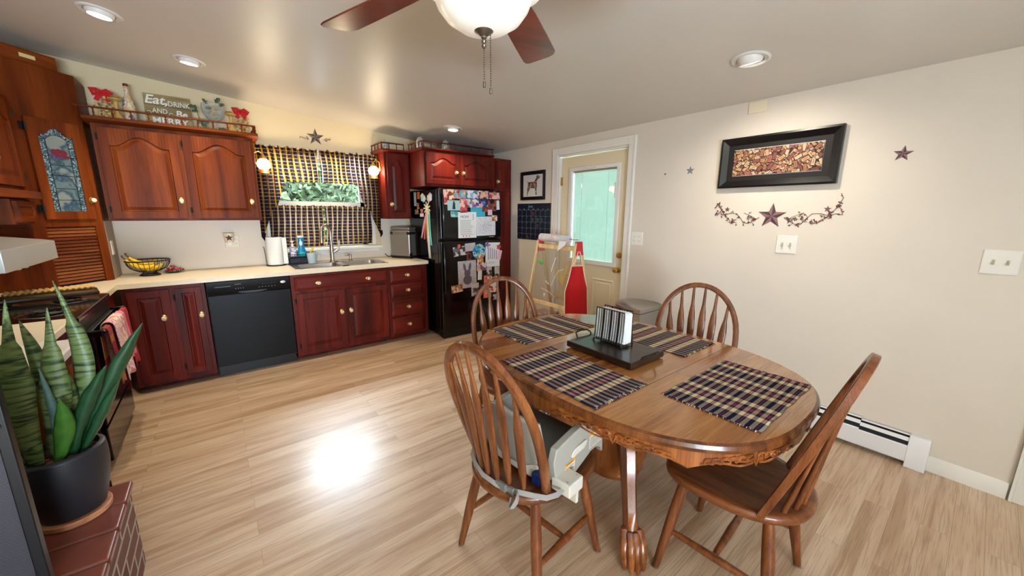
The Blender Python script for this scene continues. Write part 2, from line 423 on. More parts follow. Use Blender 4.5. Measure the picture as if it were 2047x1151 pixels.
for i in range(n):
    z = GZ0+.012+(GZ1-GZ0-.03)*i/(n-1)
    mb.add([(.061, GY0+.012, z+.0078), (.061, GY1-.012, z+.0078), (.0665, GY1-.012, z-.0078), (.0665, GY0+.012, z-.0078)], [(0, 1, 2, 3)])
M['blind'], nt, b = nmat('blind_slat'); setp(b, .5); b.inputs['Base Color'].default_value = lin((226, 240, 236)); tl = nt.nodes.new('ShaderNodeBsdfTranslucent'); tl.inputs[0].default_value = lin((222, 242, 232)); ms = nt.nodes.new('ShaderNodeMixShader'); ms.inputs[0].default_value = .26
nt.links.new(b.outputs[0], ms.inputs[1]); nt.links.new(tl.outputs[0], ms.inputs[2]); nt.links.new(ms.outputs[0], nt.nodes['Material Output'].inputs['Surface'])
dpart(mb, 'blind', M['blind'], smooth=False, thick=.0006)
mb = MB()
for y in (-.19, .16): mb.tube([(.0605, y, GZ0+.01), (.0605, y, GZ1-.005)], .0015, 5)
mb.box(.058, .074, GY0+.005, GY1-.005, GZ1-.02, GZ1)
dpart(mb, 'blind_cord', M['white'])
mb = MB(); mb.box(.016, .034, GY0+.0, GY0+.022, 1.6, 1.75); dpart(mb, 'blind_slider', M['white'], bevel=.003)
for nm, z in (('knob', .9), ('deadbolt', 1.045)):
    mb = MB(); y = -.385
    mb.lathe([(0, 0), (.031, 0), (.031, .004), (.024, .009), (.012, .011)], 20, (.036, y, z), (-1, 0, 0))
    if nm == 'knob': mb.lathe([(.011, .008), (.011, .03), (.02, .036), (.027, .048), (.026, .06), (.016, .068), (0, .069)], 20, (.036, y, z), (-1, 0, 0))
    else: mb.lathe([(.022, .008), (.021, .018), (.012, .022), (0, .022)], 20, (.036, y, z), (-1, 0, 0)); mb.box(.006, .02, y-.003, y+.003, z-.014, z+.014)
    dpart(mb, nm, M['brass'])
for z in (.25, 1.8): 
    mb = MB(); mb.cyl((.03, .447, z-.045), (.03, .447, z+.045), .006, n=8); mb.box(.028, .036, .42, .447, z-.045, z+.045); dpart(mb, 'hinge', M['brass'])
# casing and jamb
mb = MB()
for s in (-1, 1):
    y = 2.6475+s*.4575
    mb.box(XR-.018, XR, min(y, y+s*.075), max(y, y+s*.075), 0, DZ1+.075)
    mb.box(XR-.024, XR-.018, min(y+s*.055, y+s*.075), max(y+s*.055, y+s*.075), 0, DZ1+.075)
    mb.box(XR, XR+.16, min(y, y-s*.015), max(y, y-s*.015), 0, DZ1)
mb.box(XR-.018, XR, DY0, DY1, DZ1, DZ1+.075); mb.box(XR-.024, XR-.018, DY0-.055, DY1+.055, DZ1+.055, DZ1+.075); mb.box(XR, XR+.16, DY0, DY1, DZ1-.015, DZ1)
struct(mb.build('trim_3', M['white'], bevel=.003))

# ------------------------------------------------------------------ outside
M['lawn'] = mat('lawn', (48, 62, 36), .9, var=.4, vscale=6)
struct(MB().box(-14, 18, -16, 20, -.5, -.4).build('ground', M['lawn'], smooth=False))
M['leafout'] = blotch('tree_leaves', [(40, 58, 37), (62, 82, 54), (86, 104, 75), (53, 72, 51)], 9, .7)
M['bark'] = mat('tree_bark', (86, 70, 58), .9, var=.3)
def tree(x, y, h, r, n, label):
    t = thing('tree', label, 'tree', (x, y, -.4), group='trees beyond the kitchen window')
    mb = MB()
    for i in range(n):
        a, z, q = R.uniform(0, 2*PI), R.uniform(-1, 1), R.random()**.4
        c = Vector((math.cos(a)*math.sqrt(1-z*z)*r*q, math.sin(a)*math.sqrt(1-z*z)*r*q, h+z*r*1.15*q))
        u = Vector((R.gauss(0,1), R.gauss(0,1), R.gauss(0,1))).normalized(); v = u.orthogonal().normalized(); s = R.uniform(.03, .075)
        mb.add([c-u*s*1.6, c+v*s*.7, c+u*s*1.6, c-v*s*.7], [(0, 1, 2, 3)])
    mb.build('crown', M['leafout'], t, smooth=False, fix=False)
    mb = MB(); mb.tube([(0,0,0), (.04,0,h*.5), (-.03,.05,h)], [.13, .1, .05], 8)
    for k in range(5):
        a = k*1.3; mb.tube([(0, 0, h*(.5+.08*k)), (math.cos(a)*r*.6, math.sin(a)*r*.6, h+.2*k-.2)], [.05, .015], 6)
    mb.build('trunk', M['bark'], t)
tree(1.72, 8.3, 2.15, 1.3, 5200, 'leafy green tree filling the gap between the kitchen curtains')
tree(2.5, 11.6, 2.3, 1.6, 4200, 'farther tree glimpsed between the leaves of the one outside the kitchen window')
tree(8.2, 5.6, 2.0, 1.7, 6000, 'bushy tree behind the blind of the glazed door')
# ------------------------------------------------------------------ cabinet fronts
def front(parent, x, z, w, h, m, arch=0, knob=None, hinge=None, kind='door', y=0, st=.055, t=.02):
    """framed raised-panel door (arch>0 gives a cathedral top) or a bevelled drawer front; faces -y"""
    mb = MB()
    if kind == 'door':
        n = 18 if arch else 2
        def top(q, off=0):
            if not arch: return h-st-off
            k = min(1, abs(2*q-1)/.84)
            return h-st-arch+arch*(.5+.5*math.cos(PI*k))**.85-off
        mb.box(x, x+st, y-t, y, z, z+h); mb.box(x+w-st, x+w, y-t, y, z, z+h); mb.box(x+st, x+w-st, y-t, y, z, z+st)
        iw = w-2*st
        for i in range(n if arch else 1):
            q0, q1 = (i/n, (i+1)/n) if arch else (0, 1)
            a, b = x+st+iw*q0, x+st+iw*q1
            mb.prism([(a, z+top(q0)), (b, z+top(q1)), (b, z+h), (a, z+h)], y-t, y, 'xz')
        rings = []
        for off, yy in ((0, y-t), (.004, y-t+.010), (.012, y-t+.010), (.036, y-t+.002)):
            lo = [(x+st+off, yy, z+st+off), (x+w-st-off, yy, z+st+off)]
            for i in range(n+1):
                q = 1-i/n
                lo.append((x+st+off+(iw-2*off)*q, yy, z+top(q, off)))
            rings.append(lo)
        mb.loops(rings, False, True)
    else:
        rings = []
        for off, yy in ((0, y), (0, y-.008), (.006, y-.012), (.026, y-t)):
            rings.append([(x+off, yy, z+off), (x+w-off, yy, z+off), (x+w-off, yy, z+h-off), (x+off, yy, z+h-off)])
        mb.loops(rings, True, True)
    o = mb.build(kind, m, parent, bevel=.0012 if kind == 'door' else .001, ang=8)
    for kx, kz in (knob or []):
        k = MB()
        yy = y-t
        sx, sz = (1, 1.5) if kind == 'door' else (1.5, 1)
        k.cur = 0
        k.loops([[(kx+math.cos(a)*.0185*sx*s, yy-d, kz+math.sin(a)*.0185*sz*s) for a in [2*PI*i/20 for i in range(20)]] for s, d in ((1, 0), (1, .002), (.8, .004), (.4, .004))])
        k.lathe([(.006, .003), (.006, .012)], 12, (kx, yy, kz), (0, -1, 0))
        k.cur = 1
        k.lathe([(.006, .011), (.013, .016), (.0155, .022), (.014, .028), (.008, .0305), (0, .0305)], 18, (kx, yy, kz), (0, -1, 0))
        k.cur = 0
        k.lathe([(.0065, .0300), (.0055, .0325), (0, .0328)], 12, (kx, yy, kz), (0, -1, 0))
        k.build('knob', [M['brass'], M['porc']], o)
    if hinge:
        hx = x if hinge == 'l' else x+w
        s = -1 if hinge == 'l' else 1
        for hz in (z+.07, z+h-.07):
            k = MB(); k.cyl((hx+s*.003, y-t-.001, hz-.024), (hx+s*.003, y-t-.001, hz+.024), .005, n=8)
            k.box(min(hx, hx+s*.016), max(hx, hx+s*.016), y-.006, y-.0005, hz-.02, hz+.02)
            k.build('hinge', M['iron'], o)
    return o

def carcass(t, w, d, h, m, toe=0, toein=.08):
    mb = MB(); mb.box(0, w, 0, d, toe, h)
    if toe: mb.box(.01, w-.01, toein, d, 0, toe)
    mb.build('carcass', m, t, bevel=.002)

def gallery(t, pts, m, z):
    """moulded top shelf edge with a little spindle rail; pts = outline corners along its front edge"""
    rail = MB(); P = [Vector((p[0], p[1], z+.062)) for p in pts]
    rail.tube(P, .006, 6, flat=(.016, .011), up=(0, 0, 1))
    o = rail.build('gallery_rail', m, t)
    for a, b in zip(P, P[1:]):
        L = (b-a).length; k = max(1, round(L/.098))
        for i in range(k+1):
            p = a.lerp(b, min(.985, max(.015, i/k)))
            s = MB(); s.lathe([(.006, 0), (.007, .006), (.004, .012), (.0075, .026), (.004, .042), (.007, .05), (.005, .06)], 8, (p.x, p.y, z))
            s.build('spindle', m, o)

# ------------------------------------------------------------------ base units along the back wall (faces at y=4.04)
YF = 4.04; BH = .868; BD = YB-.012-YF
def base(name, label, x0, x1, group=None):
    t = thing(name, label, 'cabinet', (x0, YF, 0)); carcass(t, x1-x0, BD, BH, M['mahog'], .055, .1); return t
t = base('base_cabinet', 'dark red base cabinet with two narrow doors left of the dishwasher', -.62, -.118)
front(t, .03, .085, .245, .75, M['mahog'], 0, [(.222, .607)], None)
front(t, .308, .1, .165, .735, M['mahog'], 0, [(.148, .6)] and [(.456, .597)], 'l', st=.042)
t = base('sink_cabinet', 'dark red sink cabinet with a wide false drawer above two doors', .51, 1.438)
front(t, .03, .708, .895, .128, M['redlitx'], knob=[(.237, .768), (.716, .766)], kind='false_drawer')
front(t, .035, .085, .425, .592, M['mahog'], 0, [(.43, .446)], 'l')
front(t, .483, .085, .425, .592, M['mahog'], 0, [(.52, .449)], 'r')
for hx in (.1, .84):
    k = MB(); k.box(hx-.035, hx+.035, -.012, 0, .688, .698); k.build('catch', M['iron'], t)
t = base('drawer_cabinet', 'dark red cabinet with a stack of four drawers beside the fridge', 1.44, 1.905)
for z, h in ((.683, .15), (.507, .158), (.302, .18), (.088, .192)):
    front(t, .022, z, .39, h, M['redlitx'], knob=[(.22, z+h*.52)], kind='drawer')

# dishwasher
t = thing('dishwasher', 'black built-in dishwasher between the dark red base cabinets', 'dishwasher', (-.114, YF, 0))
MB().box(.004, .618, .0, .57, .09, .862).build('tub', M['blackm'], t, smooth=False)
MB().box(.01, .612, .05, .06, .0, .1).build('kick_plate', M['blackm'], t, smooth=False)
MB().box(.006, .616, -.022, 0, .105, .742).build('door', M['blackd'], t, bevel=.004)
mb = MB(); mb.prism([(-.034, .86), (0, .86), (0, .746), (-.024, .746), (-.034, .765)], .006, .616, 'yz')
cp_ = mb.build('control_panel', M['blackd'], t, bevel=.003)
M['dash'] = mat('grey_print', (120, 122, 126), .5)
mb = MB()
for i in range(6): mb.box(.37+.024*i, .38+.024*i, -.0352, -.034, .786, .79)
for i in range(7): mb.box(.4+.017*i, .406+.017*i, -.0352, -.034, .815, .817)
mb.box(.06, .17, -.036, -.034, .815, .819); mb.box(.2, .245, -.0352, -.034, .828, .832)
for i in range(4): mb.box(.2+.018*i, .207+.018*i, -.0352, -.034, .79, .796)
mb.build('control_print', M['dash'], cp_, smooth=False)
mb = MB(); mb.prism([(.22+.21*i/14, .758+.012*(1-(2*i/14-1)**2)*-1) for i in range(15)]+[(.43, .764), (.22, .764)], -.037, -.03, 'xz'); mb.build('handle_pocket', M['blackm'], cp_)
M['badge'] = mat('badge', (206, 190, 178), .35, .3)
mb = MB(); mb.loops([[(.56+.022*math.cos(a)*s, -.034-d, .815+.012*math.sin(a)*s) for a in [2*PI*i/20 for i in range(20)]] for s, d in ((1, 0), (1, .003), (.9, .004))]); bd = mb.build('badge', M['badge'], cp_)

# worktop: back run + return along the left wall, with the sink cut out
M['top'] = mat('worktop_laminate', (238, 226, 202), .3, spec=.5, var=.02, vscale=60)
SX0, SX1, SY0, SY1 = .585, 1.465, 4.09, 4.545
mb = MB(); z0, z1 = .868, .905; ye = YB-.008
mb.box(XL+.008, SX0, 4.005, ye, z0, z1); mb.box(SX1, 1.915, 4.005, ye, z0, z1); mb.box(SX0, SX1, 4.005, SY0, z0, z1); mb.box(SX0, SX1, SY1, ye, z0, z1)
mb.box(XL+.008, -.625, 3.672, 4.005, z0, z1)
tag(mb.build('worktop', M['top'], smooth=False), 'cream laminate worktop running below the window and round the corner to the stove', 'worktop')
# left return: strip of worktop and low cabinet between stove and hearth
tag(MB().box(XL+.008, -.625, 2.41, 2.888, .868, .905).build('worktop', M['top'], bevel=.006), 'short cream worktop on the near side of the stove', 'worktop')
t = thing('base_cabinet', 'dark red base cabinet under the short worktop beside the stove', 'cabinet', (-.655, 2.885, 0), -PI/2)
t.rotation_euler = (0, 0, PI/2); t.location = (-.655, 2.415, 0)
carcass(t, .47, .58, .866, M['mahog'], .08); front(t, .03, .11, .41, .7, M['mahog'], 0, [(.38, .7)], 'l')
t = thing('base_cabinet', 'red-brown cabinet with white top next to the hearth, behind the snake plant', 'cabinet', (-.545, 2.07, 0), PI/2)
carcass(t, .335, .68, .868, M['cherry'], .08); front(t, .02, .11, .295, .72, M['cherry'], 0, None, 'r')
MB().box(-.005, .335, -.028, .68, .868, .905).build('counter_top', M['white'], t, bevel=.008)
t = thing('base_cabinet', 'blind corner base cabinet behind the towels at the stove end of the worktop', 'cabinet', (-.655, 3.674, 0), PI/2)
carcass(t, .362, .58, .866, M['mahog'], .08)

# ------------------------------------------------------------------ wall cabinets on the back wall
t = thing('wall_cabinet', 'brown cherry wall cabinet with two arched doors left of the window', 'cabinet', (-.645, 4.34, 1.372))
carcass(t, 1.02, .312, .735, M['cherry'])
front(t, .03, .02, .455, .685, M['cherry'], .075, [(.46-.0, .168)] and [(.458, .168)], 'l')
front(t, .52, .02, .475, .685, M['cherry'], .075, [(.955, .17)], 'l')
mb = MB(); mb.prism([(-.015, .735), (-.06, .752), (-.06, .775), (.31, .775), (.31, .735)], -.03, 1.06, 'yz'); mb.build('cornice_shelf', M['cherryx'], t, bevel=.002)
gallery(t, [(-.062, -.045), (1.045, -.045), (1.045, .29)], M['cherryx'], .775)
t = thing('wall_cabinet', 'narrow brown-red wall cabinet with one arched door right of the window', 'cabinet', (1.585, 4.34, 1.378))
carcass(t, .292, .312, .735, M['mahog'])
front(t, .025, .028, .25, .69, M['mahog'], .06, [(.058, .165)], 'r', st=.05)
mb = MB(); mb.prism([(-.012, .735), (-.045, .75), (-.045, .765), (.31, .765), (.31, .735)], -.04, .265, 'yz'); mb.build('cornice_shelf', M['redlitx'], t, bevel=.002)
gallery(t, [(-.032, .29), (-.032, -.035), (.225, -.035)], M['redlitx'], .765)
t = thing('wall_cabinet', 'cherry cabinet with two arched doors mounted over the black fridge', 'cabinet', (1.88, 3.95, 1.738))
carcass(t, .915, .69, .378, M['mahog'])
front(t, .02, .03, .42, .33, M['mahog'], .055, [(.39, .165)], 'l', st=.05)
front(t, .448, .03, .43, .33, M['mahog'], .055, [(.482, .165)], 'r', st=.05)
mb = MB(); mb.prism([(-.012, .378), (-.045, .39), (-.045, .404), (.69, .404), (.69, .378)], -.035, .915, 'yz'); mb.build('cornice_shelf', M['redlitx'], t, bevel=.002)
gallery(t, [(-.025, .33), (-.025, -.035), (.9, -.035)], M['redlitx'], .404)
t = thing('pantry_cabinet', 'tall narrow dark red pantry cabinet between the fridge and the door wall', 'cabinet', (2.8, 3.95, 0))
carcass(t, .285, .69, 2.115, M['mahog'], .08)
front(t, .03, 1.76, .225, .325, M['mahog'], .04, [(.06, 1.845-.01)], 'r', st=.045)
front(t, .03, .12, .225, 1.6, M['mahog'], 0, None, 'r', st=.045)

# ------------------------------------------------------------------ tall diagonal corner cabinet with leaded glass door
S2 = math.sqrt(.5)
t = thing('corner_cabinet', 'tall diagonal cherry corner cabinet with a leaded glass rose door', 'cabinet', (-.97, 4.05, .905), PI/4)
W_ = .41; TOP = 2.415-.905
# local frame: x along the face, -y towards the room. body = pentagon behind the face, split round the tambour garage
def loc2(px, py):
    dx, dy = px+.97, py-4.05
    return (dx*S2+dy*S2, -dx*S2+dy*S2)
A_, B_, C_, D_, E_ = loc2(-.97, 4.05), loc2(-.68, 4.34), loc2(-.68, YB-.012), loc2(XL+.012, YB-.012), loc2(XL+.012, 4.05)
mb = MB(); mb.prism([A_, B_, C_, D_, E_], .43, TOP, 'xy')
mb.prism([(.0, 0), (.07, 0), (.07, .03), (.0, .03)], 0, .43); mb.prism([(.36, 0), (.41, 0), (.41, .03), (.36, .03)], 0, .43)
mb.prism([B_, C_, (C_[0]-.014, C_[1]-.014), (B_[0]-.014, B_[1]+.03)], 0, .43); mb.prism([A_, (A_[0]+.014, A_[1]+.03), (E_[0]+.014, E_[1]-.014), E_], 0, .43)
mb.build('carcass', M['cherry'], t, bevel=.002)
M['slat'] = wood('tambour_wood', (70, 28, 12), (108, 50, 24), (146, 82, 44), 'x', .8, .3, .4, pore=.2)
mb = MB(); k = 17
for i in range(k):
    z = .012+.415*i/k; mb.prism([(.022, z), (.012, z+.004), (.011, z+.018), (.022, z+.0235)], .07, .36, 'yz')
mb.build('roll_door', M['slat'], t)
# glass door frame
mb = MB(); x0, x1, z0, z1, tt = .073, .366, .484, 1.164, .02; gx0, gx1, gz0, gz1, ga = .127, .316, .54, 1.06, .05
n = 18
def gtop(q): return gz1+ga*(.5+.5*math.cos(PI*min(1, abs(2*q-1)/.8)))
mb.box(x0, gx0, -tt, 0, z0, z1); mb.box(gx1, x1, -tt, 0, z0, z1); mb.box(gx0, gx1, -tt, 0, z0, gz0)
for i in range(n):
    a, b = gx0+(gx1-gx0)*i/n, gx0+(gx1-gx0)*(i+1)/n
    mb.prism([(a, gtop(i/n)), (b, gtop((i+1)/n)), (b, z1), (a, z1)], -tt, 0, 'xz')
o = mb.build('door', M['cherry'], t, bevel=.002)
M['lead1'] = blotch('textured_blue_glass', [(54, 78, 92), (84, 108, 120), (40, 62, 78), (140, 160, 166), (70, 96, 110)], 150, .15, kind='vor')
M['lead2'] = blotch('clear_wavy_glass', [(58, 84, 100), (98, 116, 120), (46, 72, 92), (120, 130, 128)], 9, .08, kind='noise')
g = MB(); pts = [(gx0, gz0), (gx1, gz0)]+[(gx1-(gx1-gx0)*i/n, gtop(1-i/n)) for i in range(n+1)]
g.prism(pts, -.011, -.008, 'xz'); g.build('border_glass', M['lead1'], o, smooth=False)
def arc_in(q): return gz1-.03+.035*(1-(2*q-1)**2)
ix0, ix1 = gx0+.034, gx1-.034
g = MB(); g.prism([(ix0, gz0), (ix1, gz0)]+[(ix1-(ix1-ix0)*i/10, arc_in(1-i/10)) for i in range(11)], -.0135, -.0112, 'xz'); g.build('clear_glass', M['lead2'], o, smooth=False)
M['came'] = mat('lead_came', (36, 42, 44), .4, .7)
g = MB()
def came(p, r=.0017): g.tube([(a, -.014, b) for a, b in p], r, 5)
came([(ix0, gz0), (ix0, gz1-.03)]+[(ix0+(ix1-ix0)*i/10, arc_in(i/10)) for i in range(11)]+[(ix1, gz0)])
for z in (.62, .7, .79, .86): came([(gx0 if z in (.62, .79) else ix0, z), (gx1 if z in (.62, .79) else ix1, z)])
came([((gx0+gx1)/2, arc_in(.5)), ((gx0+gx1)/2, gtop(.5))]); came([(gx0, gz1), (ix0, gz1-.03)]); came([(gx1, gz1), (ix1, gz1-.03)]); came([(gx0, .92), (ix0, .92)]); came([(gx1, .92), (ix1, .92)])
g.build('leading', M['came'], o)
M['petal'] = mat('rose_glass', (104, 36, 50), .15); M['petal2'] = mat('purple_glass', (78, 60, 100), .15); M['leafg'] = mat('leaf_glass', (60, 100, 60), .15)
g = MB(); cx, cz = .222, .945
for i, (dx, dz, sx, sz, mi) in enumerate([(0, .012, .022, .018, 0), (-.025, .005, .02, .022, 0), (.026, .004, .021, .021, 0), (-.012, -.018, .024, .013, 0), (.02, -.02, .022, .012, 0), (-.042, -.02, .02, .012, 1), (.04, -.024, .017, .011, 0), (0, -.034, .03, .009, 1)]):
    g.cur = mi; g.prism([(cx+dx+sx*math.cos(2*PI*j/7+i), cz+dz+sz*math.sin(2*PI*j/7+i)) for j in range(7)], -.0150-.0003*i, -.0136, 'xz')
g.cur = 2; g.prism([(cx-.003, cz-.085), (cx+.003, cz-.085), (cx+.003, cz-.04), (cx-.003, cz-.04)], -.015, -.0136, 'xz')
g.build('rose_pattern', [M['petal'], M['petal2'], M['leafg']], o, smooth=False)
k = MB(); kx, kz = .352, .625
k.loops([[(kx+math.cos(a)*.015*s, -tt-d, kz+math.sin(a)*.023*s) for a in [2*PI*i/20 for i in range(20)]] for s, d in ((1, 0), (1, .002), (.8, .004), (.4, .004))])
k.lathe([(.006, .003), (.006, .012)], 12, (kx, -tt, kz), (0, -1, 0)); k.cur = 1
k.lathe([(.006, .011), (.013, .016), (.0165, .022), (.015, .028), (.008, .031), (0, .031)], 18, (kx, -tt, kz), (0, -1, 0)); k.build('knob', [M['brass'], M['porc']], o)
for hz in (.56, 1.1):
    k = MB(); k.cyl((x0-.004, -tt-.001, hz-.028), (x0-.004, -tt-.001, hz+.028), .006, n=8); k.box(x0-.022, x0, -.007, -.0005, hz-.025, hz+.025); k.build('hinge', M['iron'], o)
# grey side panel and its outlet sit on the cabinet's right flank
M['tan'] = mat('tan_panel', (150, 134, 116), .5)
tag(MB().box(-.679, -.676, 4.36, YB-.007, .907, 1.371).build('side_panel', M['tan'], smooth=False), 'grey-tan splash panel on the right flank of the corner cabinet', 'panel')
# ------------------------------------------------------------------ left wall: cabinet, hood, stove
t = thing('wall_cabinet', 'cherry wall cabinet high above the stove hood at the left edge', 'cabinet', (-.95, 2.86, 1.545), PI/2)
carcass(t, 1.185, .305, .62, M['cherry'])
front(t, .62, .055, .5, .53, M['cherry'], .07, [(.66, .2)], 'r'); front(t, .08, .055, .5, .53, M['cherry'], .07, [(.54, .2)], 'l')
MB().box(.0, 1.165, -.06, .3, -.02, .028).build('light_rail', M['cherryx'], t, bevel=.004)
t = thing('spice_cabinet', 'small cherry cabinet tucked under the wall cabinet beside the corner cabinet', 'cabinet', (-.95, 3.7, 1.365), PI/2)
carcass(t, .345, .305, .155, M['cherry']); front(t, .02, .012, .305, .13, M['cherryx'], 0, None, 'r', st=.03)
# wood splash panel on the left wall behind the stove
tag(MB().box(XL+.002, XL+.012, 2.42, 4.04, .91, 1.36).build('splash_panel', M['cherry'], smooth=False), 'red-brown wood panel on the wall behind the stove', 'panel')
M['hood'] = mat('grey_enamel', (176, 178, 180), .3, .35)
t = thing('range_hood', 'silver-grey range hood over the black stove', 'range hood', (0, 0, 0))
mb = MB(); mb.prism([(-.8, 1.155), (-.8, 1.265), (-.845, 1.275), (XL+.015, 1.33), (XL+.015, 1.155)], 2.87, 3.66, 'xz'); mb.build('canopy', M['hood'], t, bevel=.004)
MB().box(XL+.1, -.9, 2.95, 3.58, 1.147, 1.156).build('filter', M['steel'], t)
mb = MB(); mb.box(-.82, -.85, 3.1, 3.13, 1.145, 1.156); mb.box(-.85, -.82, 3.2, 3.23, 1.145, 1.156); mb.build('switch', M['white'], t)
t = thing('cutting_board', 'pale wooden cutting board leaning on the wall beside the corner cabinet', 'cutting board', (-1.21, 3.82, .9055), PI/2)
M['maple'] = wood('maple', (196, 150, 90), (222, 184, 122), (236, 206, 150), 'z', 1, .5, 0, pore=.1)
mb = MB(); mb.box(-.17, .17, -.012, .012, 0, .27); b1 = mb.build('board', M['maple'], t, bevel=.008); b1.rotation_euler = (-.1, 0, 0)
mb = MB(); mb.box(-.17, -.12, -.03, -.012, 0, .27); b2 = mb.build('end_batten', M['maple'], t, bevel=.006); b2.rotation_euler = (-.1, 0, 0)

t = thing('stove', 'black electric range with coil burners and towels on its oven handle', 'stove', (-.625, 2.892, 0), PI/2)
w = .776
MB().box(0, w, .0, .6, .03, .87).build('body', M['blackm'], t, bevel=.003)
mb = MB(); mb.box(-.002, w+.002, -.012, .62, .872, .902); top_ = mb.build('cooktop', M['black'], t, bevel=.006)
MB().box(0, w, .575, .625, .9, 1.02).build('control_panel', M['black'], t, bevel=.01)
mb = MB(); mb.box(.01, w-.01, -.03, -.0, .27, .8); dr = mb.build('oven_door', M['black'], t, bevel=.006)
mb = MB(); mb.box(.12, w-.12, -.0315, -.03, .36, .68); mb.build('window', M['blackm'], dr, bevel=.002)
mb = MB(); mb.tube([(.05, -.075, .792), (w-.05, -.075, .792)], .014, 10)
for x in (.05, w-.05): mb.cbox((x, -.045, .792), (.03, .07, .034))
mb.build('handle', M['black'], dr, bevel=.003)
MB().box(.01, w-.01, -.025, 0, .05, .25).build('drawer', M['black'], t, bevel=.006)
for (x, y, r) in ((.2, .14, .085), (.2, .43, .07), (.57, .14, .07), (.57, .43, .085)):
    mb = MB(); mb.lathe([(r*.3, -.004), (r*.9, .002), (r*1.2, .003), (r*1.25, .0015), (r*1.25, 0)], 28, (x, y, .9015)); dp = mb.build('drip_pan', M['chrome'], t)
    mb = MB(); pts = []
    for i in range(90):
        a = i*.22; q = r*(.2+.8*i/89); pts.append((x+q*math.cos(a), y+q*math.sin(a), .911))
    mb.tube(pts, .0045, 6); mb.build('burner_coil', M['blackm'], dp)
for i in range(5):
    mb = MB(); mb.lathe([(.022, 0), (.02, .02), (0, .021)], 14, (.12+.13*i, .575, .965), (0, -1, 0)); mb.build('knob', M['blackm'], t)
t = thing('stove_tray', 'dark wooden tray with a tan braided rope along it on the back of the stove', 'tray', (-.845, 3.57, .9215), .22)
M['darkwood'] = wood('dark_walnut', (26, 18, 14), (48, 34, 26), (70, 50, 38), 'x', .8, .35, .3)
mb = MB(); mb.prism([(-.2, -.09), (.2, -.09), (.2, .09), (-.2, .09)], 0, .022); mb.build('tray', M['darkwood'], t, bevel=.006)
M['rope'] = mat('tan_braid', (214, 178, 112), .8, var=.15, vscale=120)
mb = MB()
for i in range(14): 
    x = -.165+.0255*i; mb.tube([(x-.016, .035, .03), (x, .05, .042), (x+.016, .065, .032)], [.009, .0135, .009], 8)
    mb.tube([(x-.016, .068, .03), (x, .052, .04), (x+.016, .04, .03)], [.009, .013, .009], 8)
mb.build('braid', M['rope'], t)
# towels over the oven handle (each hangs on both sides of the bar)
def towel(name, label, y0, y1, zf, zb, m, seed, dx=0, fold=.008):
    rr = random.Random(seed); ph = rr.uniform(0, 6); xb = -.625+.075; rad = .0165+dx
    Lf, Lb = .792-zf, .792-zb; tot = Lf+Lb+PI*rad
    def fn(u, v):
        s = v*tot; y = y0+(y1-y0)*u
        wv = fold*math.sin(u*9+ph)+fold*.6*math.sin(u*17+ph*2)
        sp = .012*math.sin(v*3+u*2)
        if s < Lb: x = xb-rad; z = zb+s; k = (Lb-s)/Lb
        elif s < Lb+PI*rad: a = (s-Lb)/rad; x = xb-rad*math.cos(a); z = .792+rad*math.sin(a); k = 0
        else: x = xb+rad; z = .792-(s-Lb-PI*rad); k = (s-Lb-PI*rad)/Lf
        return (x+(wv+.012)*k*(1 if s > Lb else -.12), y+sp*k+.02*k*(u-.5), z)
    mb = MB(); mb.grid(fn, 26, 34, uv=lambda u, v: (u*abs(y1-y0), v*tot))
    return tag(mb.build(name, m, thick=.004), label, 'towel', 'towels on the oven handle')
M['tw1'] = mat('crimson_terry', (168, 48, 66), .95, bump=.5, bscale=260, var=.12, vscale=160)
M['tw2'] = mat('pink_terry', (214, 132, 152), .95, bump=.4, bscale=260)
M['tw3'] = blotch('floral_towel', [(238, 226, 224), (228, 176, 192), (240, 230, 206), (206, 110, 130), (240, 228, 232), (220, 180, 200)], 12, .95, kind='noise')
M['tw4'] = plaid('striped_towel', [(0, (150, 52, 60)), (.6, (120, 40, 52))], [(0, (150, 60, 64)), (.3, (206, 168, 90)), (.62, (170, 84, 80)), (.9, (206, 168, 90))], .3, .42)
towel('dish_towel', 'crimson ribbed towel nearest the corner on the oven handle', 3.42, 3.59, .43, .5, M['tw1'], 1)
towel('dish_towel', 'plain pink towel between the crimson and the floral one', 3.335, 3.44, .52, .5, M['tw2'], 2, .006)
towel('dish_towel', 'pale floral pink and cream towel in the middle of the oven handle', 3.085, 3.345, .45, .55, M['tw3'], 3, .012)
towel('dish_towel', 'red and mustard striped towel nearest the plant on the oven handle', 2.985, 3.075, .47, .5, M['tw4'], 4)

# box on top of the corner cabinet
t = thing('wooden_box', 'dark wooden box with a pale label plate on top of the corner cabinet', 'box', (-.866, 4.222, 2.4185), PI/4)
mb = MB(); mb.box(-.135, .165, -.0, .2, 0, .098); mb.build('body', M['cherryx'], t, bevel=.003)
M['label'] = mat('pale_label', (220, 200, 140), .6)
MB().box(-.03, .05, -.003, 0, .042, .066).build('label_plate', M['label'], t, smooth=False)

